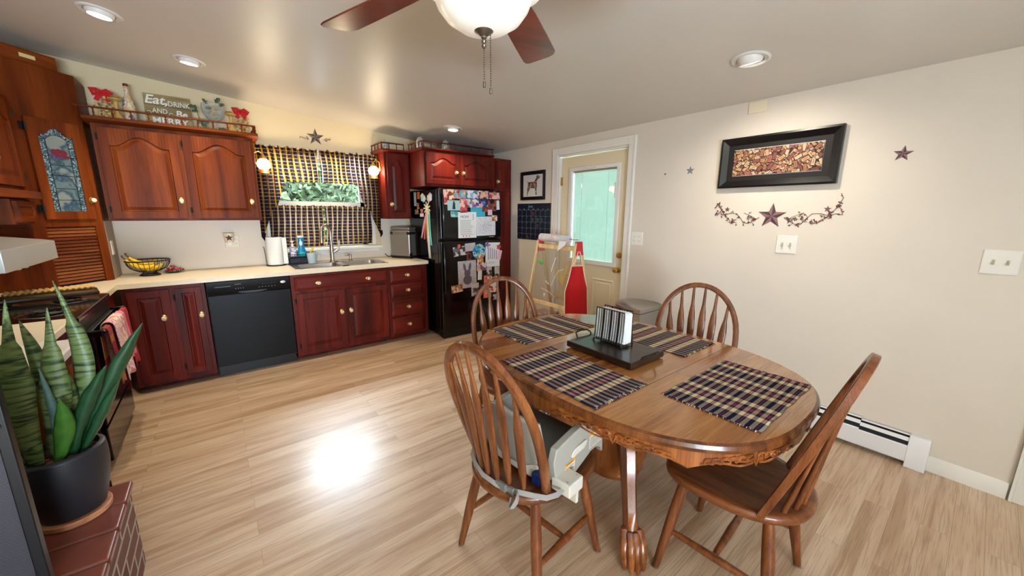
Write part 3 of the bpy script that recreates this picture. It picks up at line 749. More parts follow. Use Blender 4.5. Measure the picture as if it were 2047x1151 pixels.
# ------------------------------------------------------------------ things on top of the left wall cabinet
ZS = 1.372+.775+.001
M['cork'] = mat('cork', (206, 170, 110), .85, var=.2, vscale=90)
M['horn'] = mat('tan_wood_turning', (206, 164, 84), .45)
M['gold'] = mat('gold_ball', (206, 178, 120), .2, .7)
def cork_bunch(x, y, label, seed):
    t = thing('cork_ornament', label, 'ornament', (x, y, ZS), 0, 'cork ornaments on the wall cabinet'); rr = random.Random(seed)
    mb = MB()
    for k in range(8):
        for j in range(3):
            a = rr.uniform(-.6, .6); cx, cyy, z = -.035+.035*j+rr.uniform(-.008, .008), rr.uniform(-.02, .02), .0115+.022*k
            if k > 5 and j == 0: continue
            d = Vector((math.sin(a), -math.cos(a), 0))*.019; mb.cyl(Vector((cx, cyy, z))-d, Vector((cx, cyy, z))+d, .0115, n=9)
    mb.build('corks', M['cork'], t)
    mb = MB(); z = .2
    for s in (-1, 1):
        mb.tube([(0, -.02, z), (s*.03, -.025, z+.02), (s*.055, -.022, z+.012+s*-.012), (s*.045, -.018, z-.012), (0, -.02, z-.004)], .01, 6, flat=(.03, .006), up=(0, -1, .2))
        mb.tube([(0, -.024, z), (s*.02, -.03, z-.03), (s*.035, -.028, z-.06)], .01, 6, flat=(.028, .004), up=(0, -1, .1))
    mb.ball((0, -.026, z), .012, 8); mb.build('bow', M['red'], t)
cork_bunch(-.565, 4.47, 'stack of corks with red bow left of the white bottle', 3)
cork_bunch(.318, 4.47, 'stack of corks with red bow at the window end of the shelf', 5)
for x, lb in ((-.492, 'tan turned candlestick with flared base beside the white bottle'), (.236, 'tan turned candlestick with flared base beside the cork-filled goblet')):
    t = thing('candlestick', lb, 'candlestick', (x, 4.415, ZS), 0, 'turned candlesticks')
    MB().lathe([(.052, 0), (.05, .008), (.03, .03), (.014, .06), (.0105, .1), (.013, .14), (.04, .155), (.042, .163), (.0, .164)], 20).build('stem', M['horn'], t)
    MB().lathe([(.03, .164), (.034, .17), (.03, .18), (.012, .184), (0, .184)], 18).build('cup', M['gold'], t)
t = thing('bottle', 'tall white painted bottle with a dark red cap on the wall cabinet', 'bottle', (-.422, 4.46, ZS))
M['bpaint'] = blotch('painted_bottle', [(226, 222, 196), (222, 214, 180), (214, 160, 110), (226, 222, 200), (120, 130, 140)], 16, .3, kind='noise')
MB().lathe([(.034, 0), (.037, .005), (.038, .05), (.038, .13), (.034, .16), (.018, .195), (.0145, .22), (.0145, .265), (.017, .268), (.017, .275), (0, .276)], 24).build('body', M['bpaint'], t)
M['cap'] = mat('bottle_cap', (110, 24, 32), .4)
MB().lathe([(.0165, .274), (.0165, .292), (.012, .296), (0, .296)], 18).build('cap', M['cap'], t)
t = thing('wall_sign', 'wooden sign lettered Eat, DRINK and Be MERRY standing on the wall cabinet', 'sign', (-.188, 4.52, ZS))
t.rotation_euler = (-.16, 0, 0)
M['pallet'] = wood('pallet_wood', (122, 104, 66), (160, 138, 92), (188, 168, 122), 'x', .8, .7, 0)
M['signw'] = mat('white_lettering', (240, 236, 226), .6); M['signs'] = mat('grey_shadow_lettering', (108, 104, 92), .6)
for i in range(3): MB().box(-.15, .15, 0, .012, .001+.0925*i, .0915+.0925*i).build('board', M['pallet'], t, bevel=.002)
mb = MB()
for x in (-.138, .138):
    for i in range(3): mb.cyl((x, -.001, .03+.0925*i), (x, .0, .03+.0925*i), .003, n=8)
mb.build('nails', M['iron'], t)
for dx, mm, yy in ((.003, M['signs'], -.0012), (0, M['signw'], -.002)):
    text('Eat,', .1, mm, t, (-.073+dx, yy, .226-dx), off=.0022, shear=.25)
    text('DRINK', .06, mm, t, (.074+dx, yy, .207-dx), off=.0004, shear=.0, sx=.8)
    text('AND', .056, mm, t, (-.055+dx, yy, .137-dx), off=.0003, sx=.8)
    text('Be', .075, mm, t, (.082+dx, yy, .128-dx), off=.002, shear=.15)
    text('MERRY', .07, mm, t, (.005+dx, yy, .056-dx), off=.002, sx=1.04, space=1.05)
mb = MB()
for s in (-1, 1):
    pts = [(-.055+s*.012, .105)]+[(-.055+s*(.02+.05*i/10), .108-.012*math.sin(i/10*PI)) for i in range(11)]+[(-.055+s*(.07-.014*math.sin(a)), .118-.012*math.cos(a)) for a in [i*.6 for i in range(8)]]
    mb.tube([(a, -.0025, b) for a, b in pts], .0022, 5)
mb.tube([(-.075, -.0025, .02), (-.02, -.0025, .028), (.06, -.0025, .018)], .004, 5)
mb.build('flourish', M['signw'], t)
t = thing('goblet', 'big glass goblet full of corks and green leaves on the wall cabinet', 'goblet', (.118, 4.47, ZS))
M['leaf'] = mat('grey_green_leaf', (74, 96, 70), .6, var=.3, vscale=30)
prof = [(.04, 0), (.038, .004), (.008, .012), (.006, .05), (.012, .085), (.055, .11), (.078, .15), (.086, .19), (.082, .235)]
MB().lathe(prof+[(r-.003, z) for r, z in prof[:2:-1]], 28).build('bowl', M['glass'], t)
mb = MB(); rr = random.Random(4)
for i in range(42):
    a, q, z = rr.uniform(0, 2*PI), rr.uniform(0, .055), rr.uniform(.13, .225)
    if z < .16: q *= .6
    c = Vector((q*math.cos(a), q*math.sin(a), z)); d = Vector((rr.gauss(0,1), rr.gauss(0,1), rr.gauss(0,1))).normalized()*.017; mb.cyl(c-d, c+d, .0105, n=8)
mb.build('corks', M['cork'], t)
def leafshape(mb, c, d, n, L, w):
    d, n = Vector(d).normalized(), Vector(n).normalized(); s = d.cross(n); c = Vector(c)
    P = [c, c+d*L*.3+s*w, c+d*L*.45+s*w*.55, c+d*L*.65+s*w*.8, c+d*L, c+d*L*.65-s*w*.8, c+d*L*.45-s*w*.55, c+d*L*.3-s*w]
    m_ = [tuple(p+n*(.004 if i in (1, 3, 5, 7) else 0)) for i, p in enumerate(P)]; mb.add(m_, [(0, 1, 2), (0, 2, 4), (2, 3, 4), (0, 4, 6), (0, 6, 7), (6, 4, 5)])
mb = MB()
for c, d, L in (((-.03, -.06, .22), (-.4, -.3, .3), .06), ((.02, -.07, .235), (.5, -.2, .6), .06), ((-.05, -.05, .2), (.6, -.6, -.4), .055), ((.04, -.06, .22), (.9, -.3, .2), .05)): leafshape(mb, c, d, (0, -1, .4), L, L*.45)
mb.build('leaves', M['leaf'], t, thick=.001)
t = thing('ivy_sprig', 'dark green ivy sprig sticking out beside the lettered sign', 'ivy sprig', (.03, 4.46, ZS))
mb = MB(); mb.tube([(.02, 0, .003), (-.01, -.005, .06), (-.02, -.005, .12), (-.03, 0, .19)], .002, 5); mb.tube([(.02, 0, .006), (.12, -.02, .012), (.24, -.02, .008)], .002, 5); mb.build('vine', M['iron'], t)
mb = MB()
for c, d, L in (((-.02, -.005, .185), (-1, 0, .2), .06), ((-.018, -.005, .165), (-.8, -.1, -.25), .05), ((-.01, -.005, .07), (.9, -.1, .1), .06), ((-.005, -.005, .065), (.6, -.1, -.7), .05), ((-.008, -.006, .1), (-.4, 0, -.8), .05), ((.1, -.02, .012), (1, -.1, .25), .07), ((.16, -.02, .012), (1, 0, .1), .07), ((.0, -.01, .008), (-1, -.1, .1), .055)): leafshape(mb, c, d, (0, -1, .3), L, L*.4)
mb.build('leaves', M['leaf'], t, thick=.001)
# jars on the right-hand shelves
M['jarfill'] = blotch('potpourri', [(150, 70, 60), (210, 200, 190), (120, 110, 96), (228, 222, 214), (90, 84, 78)], 60, .7)
for (x, y, z, lb) in ((1.662, 4.48, 2.1435, 'glass jar on top of the narrow wall cabinet right of the window'), (1.888, 4.04, 2.1425, 'glass jar at the left corner above the fridge cabinet'), (2.2, 4.04, 2.1425, 'glass jar in the middle of the shelf above the fridge')):
    t = thing('glass_jar', lb, 'jar', (x, y, z), 0, 'glass jars above the cabinets')
    pr = [(.036, 0), (.042, .006), (.043, .06), (.04, .085), (.028, .095), (.028, .1)]
    MB().lathe(pr+[(r-.0025, zz+.002) for r, zz in pr[::-1]], 24).build('body', M['glass'], t)
    MB().lathe([(.036, .004), (.038, .01), (.038, .05), (.03, .056), (0, .056)], 18).build('contents', M['jarfill'], t)
    MB().lathe([(.03, .098), (.03, .104), (.024, .109), (.01, .113), (.012, .122), (0, .126)], 20).build('lid', M['glass'], t)

# ------------------------------------------------------------------ star above the window
def star_mesh(R0, r1=.40, relief=.012, face='-y', rot=0):
    """five-point barn star: ridged, alternate facets in two printed tones"""
    mb = MB(); P = []
    for i in range(10):
        a = PI/2+i*PI/5+rot; q = R0 if i % 2 == 0 else R0*r1; P.append((q*math.cos(a), q*math.sin(a)))
    def T(a, b, d): return (a, -d, b) if face == '-y' else (-d, -a, b)
    for i in range(10):
        mb.cur = i % 2; j = (i+1) % 10
        mb.add([T(0, 0, relief), T(*P[i], .001), T(*P[j], .001)], [(0, 1, 2)])
    mb.cur = 0; mb.add([T(*p, .0) for p in P], [tuple(range(10))])
    return mb
def sprig(mb, pts, r, T, seed, berries=10, spread=.02, br=.0035):
    rr = random.Random(seed); mb.cur = 0; mb.tube([T(*p) for p in pts], r, 5)
    for k in range(berries):
        i = rr.randrange(1, len(pts)); q = rr.random(); p0, p1 = pts[i-1], pts[i]
        x, z = p0[0]+(p1[0]-p0[0])*q, p0[1]+(p1[1]-p0[1])*q; a, b = x+rr.uniform(-spread, spread), z+rr.uniform(-spread, spread)
        mb.cur = 0; mb.tube([T(x, z), T((x+a)/2, (z+b)/2+.004), T(a, b)], r*.7, 4)
        mb.cur = 1+(k % 2)
        for m in range(3): mb.ball(T(a+rr.uniform(-.006, .006), b+rr.uniform(-.006, .006)), br, 6)
M['starA'] = mat('star_light', (120, 104, 92), .6, var=.15, vscale=90); M['starB'] = mat('star_dark', (66, 56, 52), .6, var=.15, vscale=90)
M['twig'] = mat('twig', (96, 72, 60), .8); M['berry'] = mat('berry_red', (140, 52, 54), .6); M['berry2'] = mat('berry_dark', (90, 50, 56), .6)
t = thing('barn_star', 'brown tin star with berry sprigs on the wall above the window', 'wall star', (.972, YB-.001, 2.238))
star_mesh(.088).build('star', [M['starA'], M['starB']], t, smooth=False, fix=False)
for s in (-1, 1):
    mb = MB(); sprig(mb, [(s*.075, -.02), (s*.1, -.022), (s*.125, -.014), (s*.148, -.008)], .0012, lambda a, b: (a, -.003, b), 5+s, 9, .016, .0028)
    mb.build('berry_sprig', [M['twig'], M['berry'], M['berry2']], t)

# ------------------------------------------------------------------ window dressing
NV, YEL, CRM, BRN, RUS = (38, 32, 44), (214, 158, 44), (206, 178, 150), (52, 32, 26), (120, 50, 30)
st = [(0, NV), (.36, YEL), (.47, NV), (.57, BRN), (.72, NV), (.85, CRM), (.95, NV)]
su = [(0, NV), (.3, YEL), (.45, NV), (.58, BRN), (.68, NV), (.8, CRM), (.93, NV)]; sv = [(0, NV), (.36, (186, 136, 44)), (.45, NV), (.56, BRN), (.68, NV), (.86, (186, 160, 138)), (.95, NV)]
M['curtain'] = plaid('curtain_plaid', su, sv, .08, .07, .45, .95, .08, lift=.4)
M['rod'] = mat('curtain_rod', (220, 214, 200), .4)
def zb_val(x):
    P = [(.385, 1.2), (.43, 1.29), (.495, 1.467), (.56, 1.545), (.625, 1.745), (.65, 1.757), (.955, 1.763)]
    for (a, za), (b, zb) in zip(P, P[1:]):
        if x <= b: return za+(zb-za)*max(0, (x-a))/(b-a)
    return P[-1][1]
def curtain_panel(parent, name, xl, xr, ztop, zbot, y, seed, pleats, amp, flip=False, head=.035, ruf=.02, mir=None):
    rr = random.Random(seed); ph = [rr.uniform(0, 6) for _ in range(4)]
    def fn(u, v):
        x = xl+(xr-xl)*(u+.016*math.sin(2*PI*pleats*u+ph[2]+.8)+.006*math.sin(2*PI*2*u+ph[1])*math.sin(v*3)); xx = mir-x if mir else x
        zbv = zbot(xx) if callable(zbot) else zbot
        zt = ztop+ruf*.35*math.sin(u*pleats*5.1+ph[0])+.006*math.sin(u*pleats*9+ph[1])
        z = zt+(zbv-zt)*v
        k = min(1, max(0, (ztop-z-head)/.25))
        yy = y-amp*(.35+.65*k)*math.sin(2*PI*pleats*u+ph[2]+.6*math.sin(u*5+ph[3]))-.3*amp*math.sin(2*PI*pleats*2.3*u+ph[1])
        if z > ztop-head: yy = y-ruf*.6*math.sin(2*PI*pleats*2*u+ph[0])
        if abs(z-(ztop-head)) < .012: yy = y-.006
        return (x+.006*k*math.sin(v*4+u*6), yy, z)
    mb = MB(); mb.grid(fn, 110, 60, uv=lambda u, v: ((xr-xl)*1.45*u+seed*.013, 0))
    # v coordinate from real height so the plaid runs level
    n = len(mb.v)
    mb.uv = [(mb.uv[i][0]+.02*math.sin(mb.v[i].z*3), mb.v[i].z) for i in range(n)]
    return mb.build(name, M['curtain'], parent, fix=False)
t = thing('valance', 'navy and gold plaid swag valance with tails over the kitchen window', 'valance', (0, 0, 0))
curtain_panel(t, 'swag', .385, .958, 2.092, zb_val, YB-.1, 1, 10, .026)
curtain_panel(t, 'swag', .962, 1.578, 2.092, zb_val, YB-.1, 2, 10, .026, mir=1.962)
mb = MB(); mb.tube([(.4, YB-.1, 2.055), (1.57, YB-.1, 2.055)], .006, 8)
for x in (.4, 1.57): mb.tube([(x, YB-.1, 2.055), (x, YB-.001, 2.055)], .005, 6)
mb.build('rod', M['rod'], t)
for s, x in ((-1, .39), (1, 1.572)):
    mb = MB(); mb.tube([(x, YB-.12, 1.24), (x+s*.004, YB-.125, 1.2), (x-s*.006, YB-.12, 1.165)], [.02, .016, .006], 8); mb.build('tied_tail', M['curtain'], t)
t = thing('cafe_curtain', 'navy and gold plaid cafe curtains across the lower half of the kitchen window', 'curtain', (0, 0, 0))
curtain_panel(t, 'curtain_panel', .452, .962, 1.515, 1.078, YB-.055, 3, 9, .016, head=.045, ruf=.014)
curtain_panel(t, 'curtain_panel', .985, 1.482, 1.515, 1.088, YB-.055, 4, 9, .016, head=.045, ruf=.014)
mb = MB(); mb.tube([(.45, YB-.05, 1.475), (1.49, YB-.05, 1.475)], .0045, 8)
for x in (.45, 1.49): mb.tube([(x, YB-.05, 1.475), (x, YB-.019, 1.475)], .004, 6)
mb.build('rod', M['rod'], t)

# sconces
M['globe'] = mat('lit_globe', (255, 236, 200), .3, emit=9, ecol=(255, 232, 196))
def sconce(x, y, z, side, label):
    t = thing('wall_sconce', label, 'wall lamp', (x, y, z), 0, 'caged globe lamps beside the window')
    MB().ball((0, 0, 0), .058, 20, (1, 1, .95)).build('globe', M['globe'], t)
    mb = MB(); mb.lathe([(.045, -.085), (.045, -.078), (.04, -.05), (.03, -.045), (0, -.045)], 20); mb.lathe([(0, .05), (.036, .05), (.03, .066), (.014, .085), (.008, .1), (0, .102)], 20)
    mb.tube([(0, 0, .095), (side*.03, 0, .12), (side*.07, 0, .1), (side*.07, 0, 0)], .006, 8)
    mb.build('lamp_body', M['brass'], t)
    mb = MB()
    for k in range(4):
        a = k*PI/2+.4; mb.tube([((.062*math.sin(PI*j/10))*math.cos(a), (.062*math.sin(PI*j/10))*math.sin(a), -.06*math.cos(PI*j/10)) for j in range(11)], .0016, 5)
    mb.tube([(.063*math.cos(i*PI/12), .063*math.sin(i*PI/12), 0) for i in range(24)], .0016, 5, closed=True); mb.build('cage', M['brass'], t)
    mb = MB(); mb.cyl((side*.07, 0, .03), (side*.0745, 0, .03), .032, n=20); mb.build('back_plate', M['brass'], t)
    l = bpy.data.lights.new('sconce_light', 'POINT'); l.energy = 7; l.color = (1, .82, .55); l.shadow_soft_size = .06
    o = bpy.data.objects.new('sconce_light', l); COL.objects.link(o); o.location = (x-side*.03, y-.1, z-.02)
sconce(.452, 4.47, 1.9, -1, 'caged globe lamp on the left side of the window, by the wide cabinet')
sconce(1.507, 4.47, 1.912, 1, 'caged globe lamp on the right side of the window, by the narrow cabinet')
# ------------------------------------------------------------------ on the worktop
ZC = .9055
# sink: drop-in stainless double bowl
t = thing('sink', 'stainless steel double sink set in the worktop under the window', 'sink', (0, 0, 0))
mb = MB(); zr = .909
def bowl(x0, x1, y0, y1, d):
    rings = []
    for off, z in ((0, zr), (.008, zr-.004), (.014, zr-.03), (.03, zr-d), (.06, zr-d-.006)):
        rg = []
        for cx, cyy, a0 in ((x1-.05, y1-.05, 0), (x0+.05, y1-.05, 1), (x0+.05, y0+.05, 2), (x1-.05, y0+.05, 3)):
            for i in range(5):
                a = a0*PI/2+PI/2*i/4; q = .05-off*.4; sx = (-1 if a0 in (0, 3) else 1); sy = (-1 if a0 < 2 else 1)
                rg.append((cx+q*math.cos(a)+sx*off*.6, cyy+q*math.sin(a)+sy*off*.6, z))
        rings.append(rg)
    mb.loops(rings, False, True)
xs, ys = (SX0-.012, SX0+.035, SX0+.43, SX0+.465, SX1-.035, SX1+.012), (SY0-.012, SY0+.03, SY1-.085, SY1+.012)
bowl(xs[1], xs[2], ys[1], ys[2], .17); bowl(xs[3], xs[4], ys[1], ys[2], .15)
b_ = mb.build('bowl', M['steel'], t)
mb = MB()
for (a, b, c, d) in ((xs[0], xs[1]+.012, ys[0], ys[3]), (xs[2]-.012, xs[3]+.012, ys[0], ys[3]), (xs[4]-.012, xs[5], ys[0], ys[3]), (xs[1], xs[4], ys[0], ys[1]+.008), (xs[1], xs[4], ys[2]-.008, ys[3])): mb.box(a, b, c, d, .9052, .909)
mb.build('rim', M['steel'], t, smooth=False)
for cx in (SX0+.23, SX1-.25):
    mb = MB(); mb.lathe([(.04, 0), (.038, .003), (.03, .002), (0, .001)], 20, (cx, 4.3, .745 if cx < 1 else .763)); mb.build('drain', M['chrome'], t)
t = thing('faucet', 'brushed nickel gooseneck faucet with pull-down head behind the sink', 'faucet', (1.0, 4.5, .9092))
mb = MB(); mb.lathe([(.03, 0), (.03, .006), (.024, .014), (.021, .03), (.021, .17), (.016, .2), (.0145, .21)], 20); mb.build('body', M['nickel'], t)
pts = [(0, 0, .2), (0, 0, .3)]+[(-.052+.052*math.cos(a), -.03+.03*math.cos(a), .32+.085*math.sin(a)) for a in [PI*i/12 for i in range(13)]]+[(-.106, -.062, .29)]
MB().tube(pts, .0135, 12).build('spout', M['nickel'], t)
MB().tube([(-.105, -.061, .3), (-.107, -.063, .26), (-.109, -.065, .215)], [.0145, .018, .0165], 14).build('spray_head', M['nickel'], t)
MB().tube([(.02, -.004, .11), (.045, -.01, .12), (.07, -.015, .145), (.078, -.017, .19), (.08, -.018, .235)], [.014, .013, .01, .008, .007], 10).build('handle', M['nickel'], t)
t = thing('soap_pump', 'small nickel soap pump to the right of the faucet', 'soap dispenser', (1.195, 4.515, .9092))
MB().lathe([(.022, 0), (.022, .006), (.012, .014), (.012, .055), (.016, .06), (.016, .07), (0, .071)], 18).build('body', M['nickel'], t)
MB().tube([(0, 0, .064), (-.035, -.02, .07), (-.065, -.035, .06)], [.009, .008, .006], 10).build('nozzle', M['nickel'], t)
# caddy with bottles, mug
t = thing('sink_caddy', 'black wire caddy holding dish soap at the back of the sink', 'caddy', (.70, 4.555, .9095))
mb = MB(); rect = lambda z, e=0: [(-.115-e, -.045, z), (.115+e, -.045, z), (.115+e, .045, z), (-.115-e, .045, z)]
for z in (.003, .04, .075, .1): mb.tube(rect(z), .003, 6, closed=True)
for i in range(10):
    x = -.11+.0245*i
    for y in (-.045, .045): mb.tube([(x, y, .003), (x, y, .1)], .0018, 5)
    mb.tube([(x, -.045, .003), (x, .045, .003)], .0018, 5)
mb.build('basket', M['blackwire'], t)
M['liner'] = mat('navy_liner', (20, 28, 52), .5); MB().box(-.11, .11, -.04, .04, .008, .06).build('liner', M['liner'], t, bevel=.006)
M['blue'] = mat('dish_soap_blue', (10, 132, 176), .2); M['teal'] = mat('teal_label', (40, 176, 190), .4)
t = thing('soap_bottle', 'bright blue dish soap bottle in the sink caddy', 'soap bottle', (.715, 4.56, .978))
M_ = MB(); M_.M = Matrix.Diagonal((1, .6, 1, 1)); M_.lathe([(.046, 0), (.05, .006), (.05, .04), (.036, .075), (.029, .1), (.028, .17), (.031, .2), (.027, .208)], 22).build('body', M['blue'], t)
M_ = MB(); M_.M = Matrix.Diagonal((1, .65, 1, 1)); M_.lathe([(.03, .206), (.03, .226), (.0, .227)], 20); M_.build('cap', M['white'], t)
mb = MB(); mb.loops([[(.015*s*math.cos(a)-.004, -.0185-d, .145+.026*s*math.sin(a)) for a in [2*PI*i/18 for i in range(18)]] for s, d in ((1, 0), (.9, .002))]); mb.build('label', M['paper'], t)
mb = MB(); mb.loops([[(.03*s*math.cos(a), -.031-d, .032+.024*s*math.sin(a)) for a in [2*PI*i/18 for i in range(18)]] for s, d in ((1, 0), (.9, .002))]); mb.build('label', M['teal'], t)
t = thing('soap_bottle', 'small clear hand soap bottle with a printed label left of the blue bottle', 'soap bottle', (.632, 4.56, .978))
M['clearp'] = mat('clear_plastic', (214, 216, 224), .15, trans=.7); M['lblp'] = blotch('printed_label', [(220, 214, 226), (150, 150, 190), (232, 228, 236), (120, 130, 170), (226, 200, 210)], 70, .5)
MB().box(-.032, .032, -.022, .022, 0, .115).build('body', M['clearp'], t, bevel=.012); MB().box(-.026, .026, -.0235, -.022, .012, .1).build('label', M['lblp'], t)
MB().lathe([(.012, .115), (.012, .14), (.005, .142), (.005, .16), (.016, .162), (.016, .172), (0, .173)], 14).build('pump', M['white'], t)
t = thing('dish_brush', 'yellow handled dish brush poking out of the sink caddy', 'brush', (.788, 4.552, .985)); M['yellow'] = mat('yellow_plastic', (236, 206, 40), .4)
MB().tube([(0, 0, 0), (.01, -.005, .04), (.035, -.01, .085)], [.009, .01, .013], 8).build('handle', M['yellow'], t)
M['mug'] = mat('pale_blue_glaze', (186, 208, 216), .3)
t = thing('mug', 'pale blue white mug standing at the edge of the left sink bowl', 'mug', (.79, 4.47, .9095))
MB().lathe([(.034, 0), (.038, .004), (.046, .1), (.0465, .112), (.043, .112), (.04, .1), (.034, .01), (0, .009)], 26).build('body', M['mug'], t)
MB().tube([(.04, -.0, .09), (.064, -.004, .085), (.07, -.004, .055), (.058, -.003, .03), (.038, 0, .028)], .005, 8).build('handle', M['mug'], t)
# paper towels
t = thing('paper_towel_holder', 'black wire stand holding the paper towels left of the sink', 'paper towel holder', (.468, 4.55, ZC))
mb = MB(); mb.tube([(.085*math.cos(i*PI/12), .085*math.sin(i*PI/12), .005) for i in range(24)], .0045, 6, closed=True); mb.tube([(-.085, 0, .005), (.085, 0, .005)], .004, 6); mb.tube([(0, -.085, .005), (0, .085, .005)], .004, 6); mb.build('base', M['blackwire'], t)
mb = MB(); mb.tube([(0, 0, .005), (0, 0, .3)], .0045, 8); mb.tube([(0, 0, .3), (.01, 0, .31), (0, 0, .32), (-.01, 0, .31), (0, 0, .3)], .003, 6); mb.build('rod', M['blackwire'], t)
mb = MB(); mb.tube([(-.084, -.02, .005), (-.086, -.02, .1), (-.092, -.02, .19), (-.1, -.02, .2), (-.105, -.02, .19), (-.1, -.02, .17), (-.094, -.02, .13), (-.09, -.02, .06)], .0032, 6); mb.build('tension_arm', M['blackwire'], t)
t = thing('paper_towel_roll', 'white roll of paper towels on the black wire stand', 'paper towel roll', (.468, 4.55, ZC+.012))
MB().lathe([(.02, 0), (.074, 0), (.075, .002), (.075, .276), (.074, .278), (.02, .278), (.02, 0)], 32).build('roll', M['paper'], t)
mb = MB(); mb.grid(lambda u, v: (.0755*math.cos(.5-u*.5)+.03*u*u, .0755*math.sin(-.7+u*.2)-.01*u, .005+.27*v), 8, 4); mb.build('loose_sheet', M['paper'], t)
# fruit basket
t = thing('fruit_basket', 'black wire footed fruit basket of bananas on the corner of the worktop', 'basket', (-.478, 4.46, ZC))
mb = MB(); rim, zr_ = .142, .13
mb.tube([(rim*math.cos(i*PI/20), rim*math.sin(i*PI/20), zr_) for i in range(40)], .0055, 7, closed=True)
mb.tube([(.065*math.cos(i*PI/14), .065*math.sin(i*PI/14), .006) for i in range(28)], .0055, 7, closed=True); mb.tube([(.05*math.cos(i*PI/14), .05*math.sin(i*PI/14), .035) for i in range(28)], .003, 6, closed=True)
for i in range(26):
    a = 2*PI*i/26; c, s_ = math.cos(a), math.sin(a)
    mb.tube([(c*r, s_*r, z) for r, z in ((.142, .13), (.137, .1), (.115, .065), (.075, .04), (.05, .034), (.042, .025), (.065, .006))], .0022, 5)
mb.build('wire_bowl', M['blackwire'], t)
M['banana'] = mat('banana_skin', (228, 190, 36), .5, var=.12, vscale=40)
for i, (x, y, z, a, tl, lb) in enumerate(((-.045, -.03, .088, .05, .28, 'front'), (-.03, .022, .112, .3, .2, 'topmost'), (.0, .02, .062, -.2, .0, 'lowest'))):
    b = thing('banana', f'ripe yellow banana in the wire basket, {lb} one of the bunch', 'banana', (-.478+x, 4.46+y, ZC+z), a, 'bananas in the wire basket')
    pts = []; rr = []
    for j in range(13):
        q = -1+2*j/12; ang = q*.95; pts.append((.105*math.sin(ang), 0, .09-.1*math.cos(ang)+tl*.1*(-q))); rr.append(.0185*max(.3, (1-abs(q)**4))**.7)
    MB().tube(pts, rr, 7).build('skin', M['banana'], b)
    p = pts[0]; MB().tube([p, (p[0]-.014, 0, p[2]+.018), (p[0]-.018, 0, p[2]+.036)], [.006, .0055, .007], 6).build('stem', M['twig'], b)
# candy dish
t = thing('candy_dish', 'green plate on the worktop right of the fruit basket', 'plate', (-.33, 4.56, ZC)); M['greenp'] = mat('green_plate', (24, 110, 84), .3)
MB().lathe([(.035, 0), (.04, .003), (.07, .012), (.074, .016), (.07, .016), (.04, .008), (0, .006)], 26).build('plate', M['greenp'], t)
M['candy'] = blotch('candy_wrapper', [(170, 28, 40), (196, 60, 70), (226, 200, 200), (150, 20, 34)], 90, .3)
rr = random.Random(2)
for k in range(16):
    lv = 0 if k < 9 else (1 if k < 14 else 2); q = (.05, .032, .008)[lv]; a = k*2.4
    o = thing('candy', 'red and silver wrapped candy heaped on the green plate', 'candy', (-.33+q*math.cos(a)*(.5+.5*(k % 3)/2 if lv == 0 else 1), 4.56+q*math.sin(a)*.9, ZC+.02+.017*lv), a, 'wrapped candies on the green plate')
    mb = MB(); mb.ball((0, 0, 0), .0125, 8, (1.1, 1, .85)); mb.tube([(-.022, 0, .003), (-.012, 0, 0)], [.008, .003], 6); mb.tube([(.022, 0, .002), (.012, 0, 0)], [.008, .003], 6); mb.build('wrapper', M['candy'], o)
# outlet plates + night light
M['plate'] = mat('ivory_plate', (226, 216, 196), .4)
M['tog'] = mat('ivory_toggle', (178, 166, 146), .4)
def wall_plate(name, label, cat, w, h, m, slots, loc, face):
    """cover plate; slots = list of ('toggle'|'outlet'|'screw', a, z). face '-y' back wall, '-x' right wall, '+x' side panel"""
    rz = {'-y': 0, '-x': -PI/2, '+x': PI/2}[face]
    t = thing(name, label, cat, loc, rz)
    mb = MB(); mb.loops([[(sx*(w/2-o), -d, sz*(h/2-o)) for sx, sz in ((-1, -1), (1, -1), (1, 1), (-1, 1))] for o, d in ((0, 0), (0, .003), (.004, .006))]); mb.build('cover', m, t, smooth=False)
    for kd, a, z in slots:
        mb = MB()
        if kd == 'toggle':
            mb.box(a-.0055, a+.0055, -.0068, -.006, z-.0125, z+.0125); mb.prism([(-.006, z-.008), (-.018, z-.012), (-.018, z-.006), (-.006, z+.003)], a-.0045, a+.0045, 'yz'); mb.build('toggle', M['tog'], t, smooth=False)
        elif kd == 'outlet':
            mb.box(a-.014, a+.014, -.0072, -.006, z-.012, z+.012); o = mb.build('socket', m, t, bevel=.002)
            mb = MB()
            for s in (-1, 1): mb.box(a+s*.006-.001, a+s*.006+.001, -.0076, -.0072, z-.004, z+.006)
            mb.build('slot', M['iron'], o, smooth=False)
        else:
            mb.cyl((a, -.0058, z), (a, -.0068, z), .0028, n=8); mb.build('screw', m, t)
    return t
wall_plate('outlet', 'ivory outlet plate behind the star night light', 'outlet', .115, .118, M['plate'], [('outlet', .03, .02), ('outlet', .03, -.02)], (.128, YB-.0065, 1.16), '-y')
wall_plate('outlet', 'white outlet on the grey side panel beside the corner cabinet', 'outlet', .07, .114, M['white'], [('outlet', 0, .02), ('outlet', 0, -.02)], (-.6755, 4.46, 1.155), '+x')
M['nshade'] = mat('shade_paper', (228, 214, 186), .7); M['starP'] = mat('plum_star', (74, 42, 50), .6); M['starP2'] = mat('plum_star_light', (110, 72, 78), .6)
t = thing('night_light', 'cream shaded plug-in night light with a plum star', 'night light', (.105, YB-.055, 1.155))
mb = MB(); n = 20
mb.loops([[(r*math.cos(a), r*math.sin(a), z) for a in [2*PI*i/n for i in range(n)]] for r, z in ((.034, .0), (.045, .09), (.0425, .09), (.032, .002))], False, False); mb.build('shade', M['nshade'], t)
s = star_mesh(.034, .42, .004); s.build('star', [M['starP'], M['starP2']], t, smooth=False, fix=False, loc=(0, -.044, .045)).rotation_euler = (-.12, 0, 0)
MB().box(-.018, .018, -.02, .041, -.028, .008).build('plug', M['white'], t, bevel=.005)
